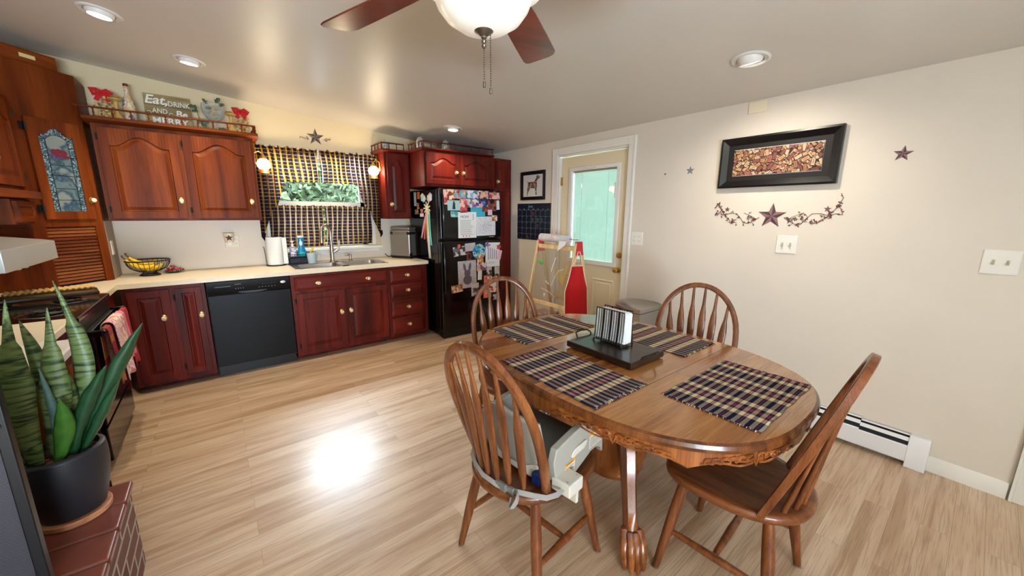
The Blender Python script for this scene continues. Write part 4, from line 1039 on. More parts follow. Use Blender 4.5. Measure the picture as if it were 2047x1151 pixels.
# countertop ice maker
t = thing('ice_maker', 'silver countertop ice maker with black band between sink and fridge', 'ice maker', (1.832, 4.32, ZC), -.52)
t.location = (1.815, 4.457, ZC); t.rotation_euler = (0, 0, .545)
M['silver'] = mat('silver_plastic', (168, 164, 160), .32, .75)
MB().box(-.074, .074, -.135, .135, .012, .34).build('body', M['silver'], t, bevel=.018, seg=3)
MB().box(-.077, .077, -.138, .138, 0, .03).build('base', M['blackm'], t, bevel=.006)
MB().box(-.072, .072, -.133, .133, .341, .372).build('lid', M['silver'], t, bevel=.012, seg=3)
mb = MB(); mb.box(-.0755, .06, -.1365, .1365, .285, .318); mb.build('band', M['blackm'], t, bevel=.006)
mb = MB()
for s in (-1, 1):
    for i in range(20): mb.box(s*.05-.008, s*.05+.008, -.1362, -.135, .05+.0115*i, .055+.0115*i)
mb.build('vent_slots', M['blackm'], t, smooth=False)
mb = MB(); mb.prism([(-.077, .0), (-.03, .0)]+[(-.0535+.0235*math.cos(a), .045+.024*math.sin(a)) for a in [PI*i/8 for i in range(9)]], -.143, -.13, 'xz'); mb.build('foot', M['blackm'], t, bevel=.003)
MB().box(-.0768, -.0755, -.1, .1, .288, .314).build('display', M['steel'], t, smooth=False)
mb = MB(); mb.tube([(1.70, 4.575, .93), (1.685, 4.59, .915), (1.67, 4.605, .913), (1.66, 4.63, .925), (1.64, 4.645, .95)], .0045, 7); tag(mb.build('power_cord', M['blackm']), 'black power cord running from the ice maker to the wall', 'cord')

# ------------------------------------------------------------------ fridge
FX0, FX1, FYF = 1.955, 2.79, 3.76
t = thing('fridge', 'black top-freezer fridge covered in photos, drawings and magnets', 'fridge', (FX0, FYF, 0))
W = FX1-FX0
MB().box(.004, W-.004, .08, .8, .03, 1.705).build('body', M['black'], t, bevel=.006)
MB().box(.02, W-.02, .03, .1, .0, .075).build('kick_plate', M['blackm'], t, smooth=False)
MB().box(0, W, 0, .073, 1.155, 1.715).build('freezer_door', M['black'], t, bevel=.016, seg=3)
MB().box(0, W, 0, .073, .08, 1.14).build('fridge_door', M['black'], t, bevel=.016, seg=3)
for z0, z1 in ((1.17, 1.66), (.55, 1.12)):
    mb = MB(); mb.tube([(.032, -.001, z0), (.03, -.022, z0+.03), (.03, -.026, (z0+z1)/2), (.03, -.022, z1-.03), (.032, -.001, z1)], .012, 8); mb.build('handle', M['black'], t)
mb = MB(); mb.box(.65, .72, -.0015, 0, 1.165, 1.175); mb.build('badge', M['steel'], t, smooth=False)
MB().cyl((W-.05, .04, 1.712), (W-.05, .04, 1.73), .02, n=12).build('hinge_cover', M['blackm'], t)

# papers and magnets, all lying on the door skin (y = FYF) or on the left flank (x = FX0+.004)
P = {}
P['beach'] = blotch('beach_photo', [(206, 132, 96), (232, 190, 160), (120, 70, 56), (240, 214, 190), (176, 92, 84)], 26, .35)
P['crowd'] = blotch('group_photo', [(94, 160, 186), (196, 108, 110), (150, 60, 70), (214, 170, 150), (120, 170, 190)], 45, .35)
P['blue'] = blotch('blue_photo', [(140, 180, 206), (210, 214, 230), (70, 120, 160), (226, 226, 234)], 24, .35)
P['kids'] = blotch('family_photo', [(190, 160, 170), (120, 90, 130), (224, 196, 190), (60, 50, 80), (226, 180, 120)], 26, .35)
P['pink'] = blotch('pink_photo', [(200, 90, 96), (232, 190, 186), (170, 60, 70), (220, 140, 130)], 26, .35)
P['grey'] = blotch('grey_photo', [(110, 106, 112), (190, 184, 186), (64, 60, 66), (210, 204, 204)], 30, .35)
P['dark'] = blotch('dark_photo', [(70, 40, 44), (150, 90, 70), (36, 26, 34), (110, 60, 56)], 34, .35)
P['purple'] = blotch('purple_photo', [(200, 196, 214), (94, 78, 130), (226, 216, 224), (150, 120, 170)], 26, .35)
P['indigo'] = blotch('indigo_photo', [(50, 66, 130), (90, 110, 180), (214, 180, 180), (36, 40, 84)], 26, .35)
P['warm'] = blotch('warm_photo', [(226, 180, 140), (190, 130, 90), (236, 214, 190), (150, 90, 70)], 40, .35)
P['turq'] = mat('turquoise_paper', (64, 180, 208), .7); P['tealc'] = blotch('teal_card', [(120, 190, 190), (80, 150, 156), (170, 210, 206)], 40, .6)
P['pale'] = mat('pale_sky_photo', (166, 202, 214), .4); P['coral'] = mat('coral_paper', (240, 134, 118), .8)
P['earth'] = blotch('painted_earth', [(30, 90, 190), (60, 140, 210), (60, 170, 110), (200, 226, 240), (36, 110, 200)], 20, .7, kind='noise')
P['speck'] = blotch('speckled_paper', [(206, 200, 206), (170, 164, 176), (222, 216, 218), (150, 144, 158)], 120, .8, kind='noise')
P['floral'] = blotch('flower_drawing', [(238, 236, 240), (240, 238, 240), (220, 130, 60), (238, 238, 240), (190, 60, 60), (236, 236, 240), (90, 150, 120)], 45, .8)
P['draw'] = blotch('crayon_drawing', [(232, 234, 240), (226, 228, 236), (214, 216, 226), (234, 236, 240)], 30, .8, kind='noise')
P['ink'] = mat('printed_ink', (70, 74, 96), .7); P['inkp'] = mat('coloured_ink', (150, 120, 170), .7); P['bunny'] = mat('purple_grey_felt', (104, 92, 106), .9)
P['orange'] = mat('orange_magnet', (232, 108, 40), .5); P['rose'] = mat('red_magnet', (196, 70, 70), .5); P['pinkp'] = mat('pink_paper', (238, 196, 214), .8)
P['fig'] = mat('dark_figure', (44, 46, 52), .6)
depth = {}
def sheet(name, label, cat, x0, x1, z0, z1, m, layer=1, rot=0, group='papers on the fridge doors'):
    """thin paper held on the front of the fridge, lower layers are nearer the door skin"""
    y = FYF-.0012*layer
    t = thing(name, label, cat, ((x0+x1)/2, y, (z0+z1)/2), 0, group); t.rotation_euler = (0, rot, 0)
    w, h = (x1-x0)/2, (z1-z0)/2
    MB().box(-w, w, -.0003, .0003, -h, h).build('sheet', m, t, smooth=False)
    return t
def deco(t, name, m, fn):
    mb = MB(); fn(mb); return mb.build(name, m, t, smooth=False)
G1 = 'photos on the freezer door'; G2 = 'papers on the lower fridge door'
sheet('photo', 'tall pink photo strip at the top left corner of the freezer door', 'photo', 2.0, 2.052, 1.54, 1.70, P['pink'], 1, .03, G1)
sheet('photo', 'orange beach family photo next to the pink strip on the freezer', 'photo', 2.05, 2.142, 1.592, 1.704, P['beach'], 1, 0, G1)
sheet('photo', 'group photo under a teal sky at the top of the freezer door', 'photo', 2.132, 2.287, 1.606, 1.704, P['crowd'], 2, 0, G1)
sheet('photo', 'pale blue and white photo at the top middle of the freezer door', 'photo', 2.29, 2.44, 1.61, 1.704, P['blue'], 1, 0, G1)
sheet('photo', 'lilac family photo at the top right of the freezer door', 'photo', 2.443, 2.597, 1.612, 1.704, P['kids'], 2, 0, G1)
t = sheet('photo', 'pinkish photo held by a silver clip at the top right corner of the freezer', 'photo', 2.609, 2.765, 1.612, 1.69, P['pink'], 1, 0, G1)
deco(t, 'clip', M['steel'], lambda mb: (mb.box(-.022, .012, -.012, -.0003, .02, .045), mb.cyl((-.005, -.012, .04), (-.005, -.004, .05), .006, n=8)))
t = sheet('photo', 'pale blue photo of a dark standing figure on the freezer door', 'photo', 2.05, 2.213, 1.476, 1.587, P['pale'], 2, 0, G1)
deco(t, 'figure', P['fig'], lambda mb: (mb.prism([(-.022, -.04), (.018, -.042), (.014, 0), (.016, .025), (-.014, .027), (-.016, 0)], -.001, -.0003, 'xz'), mb.prism([(.01*math.cos(a)-.0, .036+.012*math.sin(a)) for a in [PI*i/5 for i in range(10)]], -.001, -.0003, 'xz')))
sheet('photo', 'photo of a couple in warm reds beside the dark figure photo', 'photo', 2.206, 2.3, 1.453, 1.604, P['pink'], 3, -.05, G1)
sheet('photo', 'whitish portrait photo in the middle of the freezer door', 'photo', 2.293, 2.37, 1.511, 1.606, P['grey'], 2, .04, G1)
sheet('photo', 'purple and white photo in the middle row of the freezer door', 'photo', 2.368, 2.46, 1.512, 1.605, P['purple'], 3, 0, G1)
sheet('photo', 'deep blue photo between the purple photo and the woman in red', 'photo', 2.458, 2.587, 1.514, 1.607, P['indigo'], 4, 0, G1)
sheet('photo', 'dark photo of a woman in red at the right of the freezer door', 'photo', 2.588, 2.714, 1.472, 1.6, P['dark'], 2, 0, G1)
sheet('card', 'narrow white card at the right edge of the freezer door', 'card', 2.706, 2.758, 1.49, 1.6, M['paper'], 1, -.05, G1)
sheet('card', 'small teal card under the dark figure photo', 'card', 2.088, 2.182, 1.403, 1.468, P['tealc'], 1, 0, G1)
sheet('card', 'plain turquoise card behind the photos in the middle of the freezer', 'card', 2.349, 2.549, 1.411, 1.517, P['turq'], 1, 0, G1)
sheet('photo', 'little photo of faces at the corner of the turquoise card', 'photo', 2.507, 2.586, 1.463, 1.528, P['dark'], 5, .1, G1)
sheet('card', 'small pink and white card below the woman in red', 'card', 2.586, 2.65, 1.424, 1.489, P['pinkp'], 3, 0, G1)
t = sheet('letter', 'white sheet headed MOM! with rows of writing on the freezer door', 'letter', 2.179, 2.422, 1.167, 1.461, M['paper'], 3, .01, G1)
text('MOM!', .042, P['ink'], t, (-.035, -.0008, .09), ext=.0002)
deco(t, 'writing', P['ink'], lambda mb: [mb.box(-.095, -.095+R.uniform(.11, .18), -.0005, -.0003, .05-.0125*i, .0525-.0125*i) for i in range(14)])
deco(t, 'doodle', P['orange'], lambda mb: [mb.prism([(-.055+.04*k+.009*math.cos(a), -.127+.009*math.sin(a)) for a in [PI*i/4 for i in range(8)]], -.0006, -.0003, 'xz') for k in range(3)])
deco(t, 'doodle', P['turq'], lambda mb: [mb.box(.07, .085, -.0006, -.0003, .06+.018*k, .07+.018*k) for k in range(4)])
t = sheet('drawing', 'white sheet with a faint pencil drawing right of the MOM letter', 'drawing', 2.424, 2.697, 1.187, 1.409, P['draw'], 2, -.01, G1)
deco(t, 'pencil_lines', P['inkp'], lambda mb: [mb.tube([(R.uniform(-.12, .1), -.0008, R.uniform(-.09, .09)) for _ in range(4)], .0008, 4) for _ in range(6)])
sheet('photo', 'small photo overlapping the corner of the pencil drawing', 'photo', 2.646, 2.725, 1.356, 1.424, P['warm'], 3, 0, G1)
sheet('photo', 'grey landscape postcard held by an orange magnet on the lower door', 'postcard', 2.108, 2.28, .965, 1.072, P['grey'], 1, -.1, G2)
def magnet(name, label, x, z, m, r=.018, layer=3, n=7, wob=.25):
    t = thing(name, label, 'magnet', (x, FYF-.0012*layer-.001, z), 0, 'magnets on the fridge')
    mb = MB(); mb.prism([(r*(1+wob*math.cos(n*a))*math.cos(a), r*(1+wob*math.cos(n*a))*math.sin(a)) for a in [2*PI*i/28 for i in range(28)]], -.006, 0, 'xz'); mb.build('magnet_body', m, t, bevel=.0015); return t
magnet('magnet', 'orange leaf-shaped magnet on the grey postcard', 2.18, 1.078, P['orange'], .02)
sheet('card', 'white card with grey writing at the top of the lower fridge door', 'card', 2.263, 2.406, 1.012, 1.105, P['speck'], 2, -.06, G2)
t = thing('drawing', 'round blue and green painted earth on the lower fridge door', 'drawing', (2.457, FYF-.0036, .998), 0, G2)
MB().prism([(.092*math.cos(a), .092*math.sin(a)) for a in [2*PI*i/40 for i in range(40)]], -.0003, .0003, 'xz').build('sheet', P['earth'], t, smooth=False)
sheet('photo', 'small dark portrait photo left of the painted earth', 'photo', 2.283, 2.35, .908, .996, P['dark'], 1, 0, G2)
t = sheet('letter', 'white sheet with lilac and blue handwriting on the right of the lower door', 'letter', 2.549, 2.762, .803, 1.098, M['paper'], 2, .02, G2)
deco(t, 'writing', P['inkp'], lambda mb: [mb.box(-.07+.03*k, -.06+.03*k, -.0006, -.0003, -.06+.01*(k % 2), .1-.012*k) for k in range(5)])
deco(t, 'signature', P['ink'], lambda mb: [mb.box(-.07, .03, -.0006, -.0003, -.09-.016*k, -.0875-.016*k) for k in range(2)])
t = sheet('drawing', 'speckled sheet with a purple-grey bunny silhouette on the lower door', 'drawing', 2.164, 2.414, .578, .902, P['speck'], 2, -.02, G2)
def bun(mb):
    el = lambda cx, cz, a, b, r=0: [(cx+a*math.cos(q)*math.cos(r)-b*math.sin(q)*math.sin(r), cz+a*math.cos(q)*math.sin(r)+b*math.sin(q)*math.cos(r)) for q in [2*PI*i/20 for i in range(20)]]
    for k, e in enumerate((el(0, -.065, .058, .058), el(0, .012, .042, .042), el(-.034, .082, .017, .055, .2), el(.036, .082, .017, .055, -.2))): mb.prism(e, -.0012-.0001*k, -.0003, 'xz')
deco(t, 'bunny_shape', P['bunny'], bun)
sheet('photo', 'pinkish photo below the painted earth', 'photo', 2.428, 2.518, .842, .958, P['warm'], 4, 0, G2)
sheet('photo', 'collage of tiny pictures under the pinkish photo', 'photo', 2.422, 2.566, .766, .862, P['kids'], 3, 0, G2)
sheet('card', 'small white tag right of the bunny sheet', 'card', 2.435, 2.493, .657, .767, M['paper'], 2, .05, G2)
sheet('photo', 'grey photo below the handwritten sheet, the left of two', 'photo', 2.562, 2.638, .696, .802, P['grey'], 3, 0, G2)
sheet('photo', 'grey photo below the handwritten sheet, at the door edge', 'photo', 2.68, 2.757, .676, .802, P['grey'], 3, 0, G2)
sheet('card', 'coral paper backing behind the flower drawing', 'paper', 2.52, 2.635, .42, .7, P['coral'], 1, .03, G2)
sheet('drawing', 'white drawing of red and orange flowers on the lower door', 'drawing', 2.547, 2.741, .477, .679, P['floral'], 4, .02, G2)
sheet('photo', 'small orange photo at the lower left corner of the bunny sheet', 'photo', 2.072, 2.22, .54, .629, P['warm'], 3, -.08, G2)
sheet('photo', 'dark speckled photo under the bunny sheet', 'photo', 2.34, 2.447, .468, .625, P['grey'], 3, -.02, G2)
sheet('photo', 'dark portrait photo between the speckled photo and the coral paper', 'photo', 2.464, 2.515, .462, .6, P['dark'], 2, 0, G2)
sheet('photo', 'lowest grey photo on the fridge, under the flower drawing', 'photo', 2.654, 2.756, .376, .457, P['grey'], 2, 0, G2)
magnet('magnet', 'red flower magnet on the handwritten sheet', 2.744, 1.04, P['rose'], .03, 4, 5)
magnet('magnet', 'lilac butterfly magnet on the corner of the handwritten sheet', 2.574, 1.07, P['purple'], .032, 4, 4, .45)
sheet('card', 'pink paper strip hanging at the right edge of the lower door', 'paper', 2.73, 2.785, .884, 1.0, P['pinkp'], 3, .25, G2)
# left flank
FLX = FX0+.0035
def flank(name, label, cat, y0, y1, z0, z1, m, layer=1):
    t = thing(name, label, cat, (FLX-.0012*layer, (y0+y1)/2, (z0+z1)/2), 0, 'papers on the side of the fridge')
    w, h = abs(y1-y0)/2, (z1-z0)/2; MB().box(-.0006, .0006, -w, w, -h, h).build('sheet', m, t, smooth=False); return t
flank('magnet', 'white bottle-shaped magnet near the back of the fridge side', 'magnet', 4.36, 4.425, 1.529, 1.69, M['paper'])
flank('magnet', 'orange magnet on the fridge side', 'magnet', 4.26, 4.33, 1.608, 1.69, P['orange'])
flank('magnet', 'beige oval magnet on the fridge side', 'magnet', 4.285, 4.345, 1.493, 1.564, P['warm'])
flank('card', 'small orange and white card on the fridge side', 'card', 4.315, 4.415, 1.431, 1.488, P['warm'])
flank('magnet', 'small pink magnet above a white tag on the fridge side', 'magnet', 4.18, 4.25, 1.447, 1.492, P['pink'])
flank('card', 'small white tag on the fridge side', 'card', 4.17, 4.272, 1.402, 1.442, M['paper'])
t = thing('paper_butterfly', 'pastel paper butterfly pinned on the fridge side', 'paper craft', (FLX-.002, 4.085, 1.62), 0, 'papers on the side of the fridge')
mb = MB()
for s in (-1, 1):
    mb.prism([(s*.01, -.02), (s*.06, -.055), (s*.14, -.03), (s*.15, .03), (s*.1, .055), (s*.03, .02)], -.0008, .0008, 'yz')
P['pastel'] = blotch('pastel_paint', [(214, 224, 240), (150, 190, 226), (226, 150, 170), (240, 220, 170), (160, 214, 220)], 22, .7)
mb.build('wings', P['pastel'], t, smooth=False)
t = thing('paper_daisy', 'cream paper daisy with long coloured ribbons on the fridge side', 'paper craft', (FLX-.004, 4.075, 1.5), 0, 'papers on the side of the fridge')
mb = MB(); mb.prism([((.06+.035*math.cos(9*a))*math.cos(a), (.05+.028*math.cos(9*a))*math.sin(a)) for a in [2*PI*i/72 for i in range(72)]], -.0012, .0012, 'yz')
P['daisy'] = mat('cream_petals', (240, 232, 196), .7); mb.build('flower', P['daisy'], t, smooth=False)
for i, (y0, y1, z1, w, c) in enumerate(((.0, .17, 1.15, .045, (238, 176, 196)), (.02, .09, 1.14, .04, (230, 110, 96)), (.0, .005, 1.11, .05, (240, 208, 140)), (-.045, -.075, 1.08, .05, (110, 214, 220)), (.015, -.03, .925, .06, (236, 236, 240)))):
    mb = MB(); mb.grid(lambda u, v: (.0008*(i+1)-.004*math.sin(v*PI)-.001, y0+(y1-y0)*v+(u-.5)*w, -.03+(z1-1.5+.03)*v), 2, 8)
    mb.build('ribbon', mat('ribbon_%s' % ('pink', 'coral', 'yellow', 'teal', 'white')[i], c, .7), t, thick=.0006)
# ------------------------------------------------------------------ right wall
def rwall(name, label, cat, y, z, group=None): return thing(name, label, cat, (XR-.0008, y, z), -PI/2, group)   # local: x -> -y, -y -> into the room
# local frame after the turn: +x runs towards the near end of the room (screen right), -y faces the room
M['frame'] = mat('black_frame', (14, 14, 18), .3); M['mat_'] = mat('black_mat_board', (22, 18, 18), .6); M['matw'] = mat('white_mat_board', (214, 214, 216), .8)
def picture(t, w, h, fw, depth, mats):
    mb = MB(); prof = ((0, 0), (0, -depth), (fw*.25, -depth*1.05), (fw, -depth*.45), (fw, 0))
    rings = []
    for o, d in prof: rings.append([(sx*(w/2-o), d, sz*(h/2-o)) for sx, sz in ((-1, -1), (1, -1), (1, 1), (-1, 1))])
    mb.loops(rings, False, False); f = mb.build('frame', M['frame'], t, smooth=False)
    for nm, o, m, d in mats:
        mb = MB(); mb.box(-w/2+o[0], w/2-o[0], -d, -d+.003, -h/2+o[1], h/2-o[1]); mb.build(nm, m, t, smooth=False)
    return f
t = rwall('framed_picture', 'wide black framed print of a heap of wine corks', 'picture', 1.005, 1.818)
picture(t, .705, .35, .05, .035, [('mat_board', (.045, .045), M['mat_'], .012), ('mat_edge', (.088, .083), M['paper'], .0135)])
M['pcork'] = [mat('print_cork_%d' % i, c, .6) for i, c in enumerate(((178, 134, 92), (152, 102, 70), (188, 150, 110), (156, 92, 88), (192, 168, 140), (126, 70, 64)))]
M['pdark'] = mat('print_dark', (40, 24, 18), .6); M['pink_'] = mat('print_mark', (110, 70, 60), .6)
mb = MB(); mb.cur = 6; W2, H2 = .264, .089; mb.box(-W2, W2, -.0165, -.014, -H2, H2)
rr = random.Random(8); k = 0
def clipbox(p): return [(min(W2, max(-W2, a)), min(H2, max(-H2, b))) for a, b in p]
for i in range(300):
    cx, cz = rr.uniform(-W2, W2), rr.uniform(-H2, H2); a = rr.uniform(0, PI); y = -.0167-i*.000004
    mb.cur = rr.randrange(6)
    if rr.random() < .25: p = [(cx+.011*math.cos(q), cz+.011*math.sin(q)) for q in [2*PI*j/10 for j in range(10)]]; ln = 0
    else:
        c, s = math.cos(a), math.sin(a); ln = rr.uniform(.018, .024); hw = .0095
        p = [(cx+c*u-s*v, cz+s*u+c*v) for u, v in ((-ln, -hw), (ln, -hw), (ln, hw), (-ln, hw))]
    sh = [(cx+(q[0]-cx)*1.2, cz+(q[1]-cz)*1.3) for q in p]; cc = mb.cur
    mb.cur = 6; mb.add([(q[0], y, q[1]) for q in clipbox(sh)], [tuple(range(len(p)))])
    mb.cur = cc; mb.add([(q[0], y-.000002, q[1]) for q in clipbox(p)], [tuple(range(len(p)))])
    if ln and rr.random() < .7:
        mb.cur = 7
        p2 = [(cx+c*u-s*v, cz+s*u+c*v) for u, v in ((-ln*.6, -.002), (ln*.6, -.002), (ln*.6, .0015), (-ln*.6, .0015))]; mb.add([(q[0], y-.000003, q[1]) for q in clipbox(p2)], [(0, 1, 2, 3)])
mb.build('cork_print', M['pcork']+[M['pdark'], M['pink_']], t, smooth=False, fix=False)
t = rwall('framed_picture', 'small black framed picture of a dog in colourful patches', 'picture', 3.527, 1.777)
picture(t, .43, .335, .04, .022, [('mat_board', (.036, .036), M['matw'], .008)])
P['dogp'] = blotch('patchwork_print', [(54, 66, 60), (150, 70, 60), (120, 120, 96), (196, 150, 110), (70, 60, 56), (90, 110, 130)], 60, .6)
mb = MB(); dog = [(-.105, -.115), (-.09, -.115), (-.088, -.085), (-.07, -.06), (-.055, -.03), (.03, -.03), (.05, -.05), (.055, -.108), (.078, -.112), (.068, -.06), (.078, .0), (.072, .04), (.085, .07), (.11, .075), (.13, .095), (.112, .11), (.085, .12), (.068, .112), (.055, .08), (.03, .045), (-.06, .045), (-.085, .04), (-.09, .0), (-.1, -.03), (-.1, -.07)]
mb.prism(dog, -.0095, -.008, 'xz'); mb.build('dog_print', P['dogp'], t, smooth=False)
mb = MB(); mb.prism([(-.088, .03), (-.1, .055), (-.092, .06), (-.08, .04)], -.0095, -.008, 'xz'); mb.build('dog_tail', P['dogp'], t, smooth=False)
t = rwall('wall_calendar', 'navy chalkboard calendar on the wall left of the glazed door', 'calendar', 3.515, 1.348)
M['chalkboard'] = mat('navy_chalkboard', (14, 22, 46), .5); M['chalk'] = mat('chalk_line', (120, 150, 156), .8); M['chalkr'] = mat('pink_chalk', (176, 84, 96), .8); M['chalky'] = mat('yellow_chalk', (150, 140, 70), .8)
MB().box(-.305, .305, -.003, 0, -.22, .22).build('board', M['chalkboard'], t, smooth=False)
mb = MB(); top = .14
for i in range(8): mb.box(-.3+.0857*i-.001, -.3+.0857*i+.001, -.0036, -.003, -.22, top)
for i in range(6): mb.box(-.305, .305, -.0036, -.003, top-.072*i-.001, top-.072*i+.001)
mb.build('grid_lines', M['chalk'], t, smooth=False)
text('June', .05, M['chalk'], t, (-.05, -.0034, .186), ext=.0003)
mb = MB()
for i, (c0, r0) in enumerate(((3, 0), (3, 1), (5, 1), (4, 2), (2, 4), (4, 1))):
    mb.cur = i % 3
    for q in range(3): mb.box(-.29+.0857*c0, -.29+.0857*c0+R.uniform(.03, .06), -.0036, -.003, top-.072*r0-.03-.014*q, top-.072*r0-.027-.014*q)
mb.build('chalk_notes', [M['chalkr'], M['chalky'], M['chalk']], t, smooth=False)
for i, s in enumerate(('Sun', 'Mon', 'Tue', 'Wed', 'Thu', 'Fri', 'Sat')): text(s, .021, M['chalk'], t, (-.257+.0857*i, -.0034, .151), ext=.0003)
mb = MB()
for i in range(30):
    c, r0 = (i+3) % 7, (i+3)//7
    if r0 < 5: mb.box(-.29+.0857*c, -.284+.0857*c, -.0036, -.003, top-.072*r0-.014, top-.072*r0-.006)
mb.build('day_numbers', M['chalk'], t, smooth=False)
M['plum1'] = mat('star_plum', (142, 104, 106), .6, var=.12, vscale=60); M['plum2'] = mat('star_deep_plum', (74, 56, 66), .6, var=.12, vscale=60); M['grey1'] = mat('star_grey', (150, 150, 158), .6); M['grey2'] = mat('star_dark_grey', (112, 114, 124), .6)
t = rwall('wall_star', 'little grey star decal between the door and the cork picture', 'wall star', 1.6, 1.797); star_mesh(.036, .42, .001).build('star', [M['grey1'], M['grey2']], t, smooth=False, fix=False)
t = rwall('wall_star', 'plum star decal to the right of the cork picture', 'wall star', .384, 1.79); star_mesh(.044, .42, .002, rot=-.08).build('star', [M['plum1'], M['plum2']], t, smooth=False, fix=False)
t = rwall('nail_anchor', 'tiny dark wall anchor left of the grey star', 'nail', 1.816, 1.785); MB().cyl((0, 0, 0), (0, -.006, 0), .005, n=8).build('anchor', M['iron'], t)
t = rwall('wall_decal', 'big plum star with berry vines on the wall under the cork picture', 'wall decal', .983, 1.44)
star_mesh(.09, .41, .003, rot=-.02).build('star', [M['plum1'], M['plum2']], t, smooth=False, fix=False)
F = lambda a, b: (a, -.002, b)
for s in (-1, 1):
    mb = MB(); q = 1 if s < 0 else 1
    main = [(s*.075, -.01), (s*.105, -.03), (s*.14, -.052), (s*.175, -.052), (s*.2, -.015), (s*.23, .018), (s*.275, .018), (s*.315, .005), (s*.35, .018), (s*.385, .012)]
    sprig(mb, main, .0016, F, 20+s, 22, .022, .0034)
    sprig(mb, [(s*.315, .005), (s*.34, .04), (s*.36, .075), (s*.375, .1+(.02 if s > 0 else -.02))], .0013, F, 24+s, 12, .022, .0036)
    sprig(mb, [(s*.315, .005), (s*.29, -.022), (s*.26, -.042), (s*.225, -.048)], .0013, F, 28+s, 12, .022, .0036)
    sprig(mb, [(s*.1, -.02), (s*.13, .0), (s*.16, .012), (s*.18, .022)], .0011, F, 32+s, 6, .016, .0028)
    sprig(mb, [(s*.1, -.02), (s*.135, -.018), (s*.16, -.02)], .001, F, 36+s, 6, .014, .0028)
    mb.build('berry_vine', [M['twig'], M['berry'], M['berry2']], t)
    star_mesh(.021, .42, .0015).build('small_star', [M['plum1'], M['plum2']], t, smooth=False, fix=False, loc=(s*.305 if s > 0 else -.298, 0, .047))
wall_plate('light_switch', 'white double switch plate under the berry vine decal', 'light switch', .122, .124, M['white'], [('toggle', -.023, 0), ('toggle', .023, 0)], (XR-.0006, .871, 1.248), '-x')
wall_plate('light_switch', 'white double switch plate at the right edge by the door trim', 'light switch', .122, .124, M['white'], [('toggle', -.023, 0), ('toggle', .023, 0), ('screw', -.023, .04), ('screw', .023, .04), ('screw', -.023, -.04), ('screw', .023, -.04)], (XR-.0006, -.045, 1.22), '-x')
wall_plate('outlet', 'white plate with two outlets just right of the glazed door', 'outlet', .122, .124, M['white'], [('outlet', -.025, .02), ('outlet', -.025, -.02), ('outlet', .025, .02), ('outlet', .025, -.02)], (XR-.0006, 2.047, 1.222), '-x')
t = rwall('cover_plate', 'wall-coloured blank cover plate right under the ceiling line', 'cover plate', 1.157, 2.188); MB().box(-.058, .058, -.006, 0, -.038, .036).build('cover', M['cream'], t, bevel=.002)

# baseboard heater: taller middle section plus end caps
M['heat'] = mat('heater_enamel', (232, 232, 236), .35); M['slot'] = mat('slot_dark', (20, 22, 36), .7)
t = thing('baseboard_heater', 'white baseboard heater with dark slots along the right wall', 'heater', (XR-.001, .03, 0), 0)
def hz(y0, y1, h, d, cap=False):
    mb = MB()
    if cap: mb.prism([(0, .0), (-d, .0), (-d, h-.045), (-d+.03, h), (0, h)], y0, y1, 'xz'); mb.build('end_cap', M['heat'], t, bevel=.003); return
    mb.prism([(-d+.004, .03), (-d, .035), (-d, h-.062), (-d+.006, h-.056), (-d+.01, .03)], y0, y1, 'xz'); mb.build('front_panel', M['heat'], t, smooth=False)
    mb = MB(); mb.prism([(0, h), (-.018, h), (-.021, h-.006), (0, h-.006)], y0, y1, 'xz'); mb.prism([(-.034, h-.014), (-.046, h-.03), (-.046, h-.034), (-.034, h-.018)], y0, y1, 'xz'); mb.prism([(0, .02), (-.004, .02), (-.004, h), (0, h)], y0, y1, 'xz'); mb.build('damper', M['heat'], t, smooth=False)
    mb = MB(); mb.prism([(-.006, .05), (-.052, .05), (-.052, h-.07), (-.03, h-.03), (-.006, h-.012)], y0, y1, 'xz'); mb.build('fins', M['slot'], t, smooth=False)
hz(.0, .085, .192, .066, True); hz(.085, .30, .188, .062); hz(.30, .41, .2, .066); hz(.41, 1.5, .188, .062); hz(1.5, 1.585, .192, .066, True)

# ------------------------------------------------------------------ trash can
t = thing('trash_can', 'brushed steel step trash can with a domed lid by the door', 'trash can', (2.765, 1.75, 0))
def dprof(o, z): return [(o, o, z), (.355-o, o, z)]+[(.1775+(.1775-o)*math.cos(a), .14+(.2-o)*math.sin(a), z) for a in [PI*i/16 for i in range(17)]]
mb = MB(); mb.loops([dprof(o, z) for o, z in ((.004, .035), (0, .04), (0, .605), (.004, .608))]); mb.build('body', M['steel'], t)
mb = MB(); mb.loops([dprof(o, z) for o, z in ((-.004, .612), (-.004, .645), (.004, .652), (.05, .67), (.1, .676))]); mb.build('lid', M['steel'], t)
mb = MB(); mb.loops([dprof(o, z) for o, z in ((.0, .0), (-.003, .03), (.0, .036))]); mb.build('base', M['blackm'], t)
mb = MB(); mb.box(.12, .24, .34, .39, .012, .022); mb.build('pedal', M['steel'], t, bevel=.003)

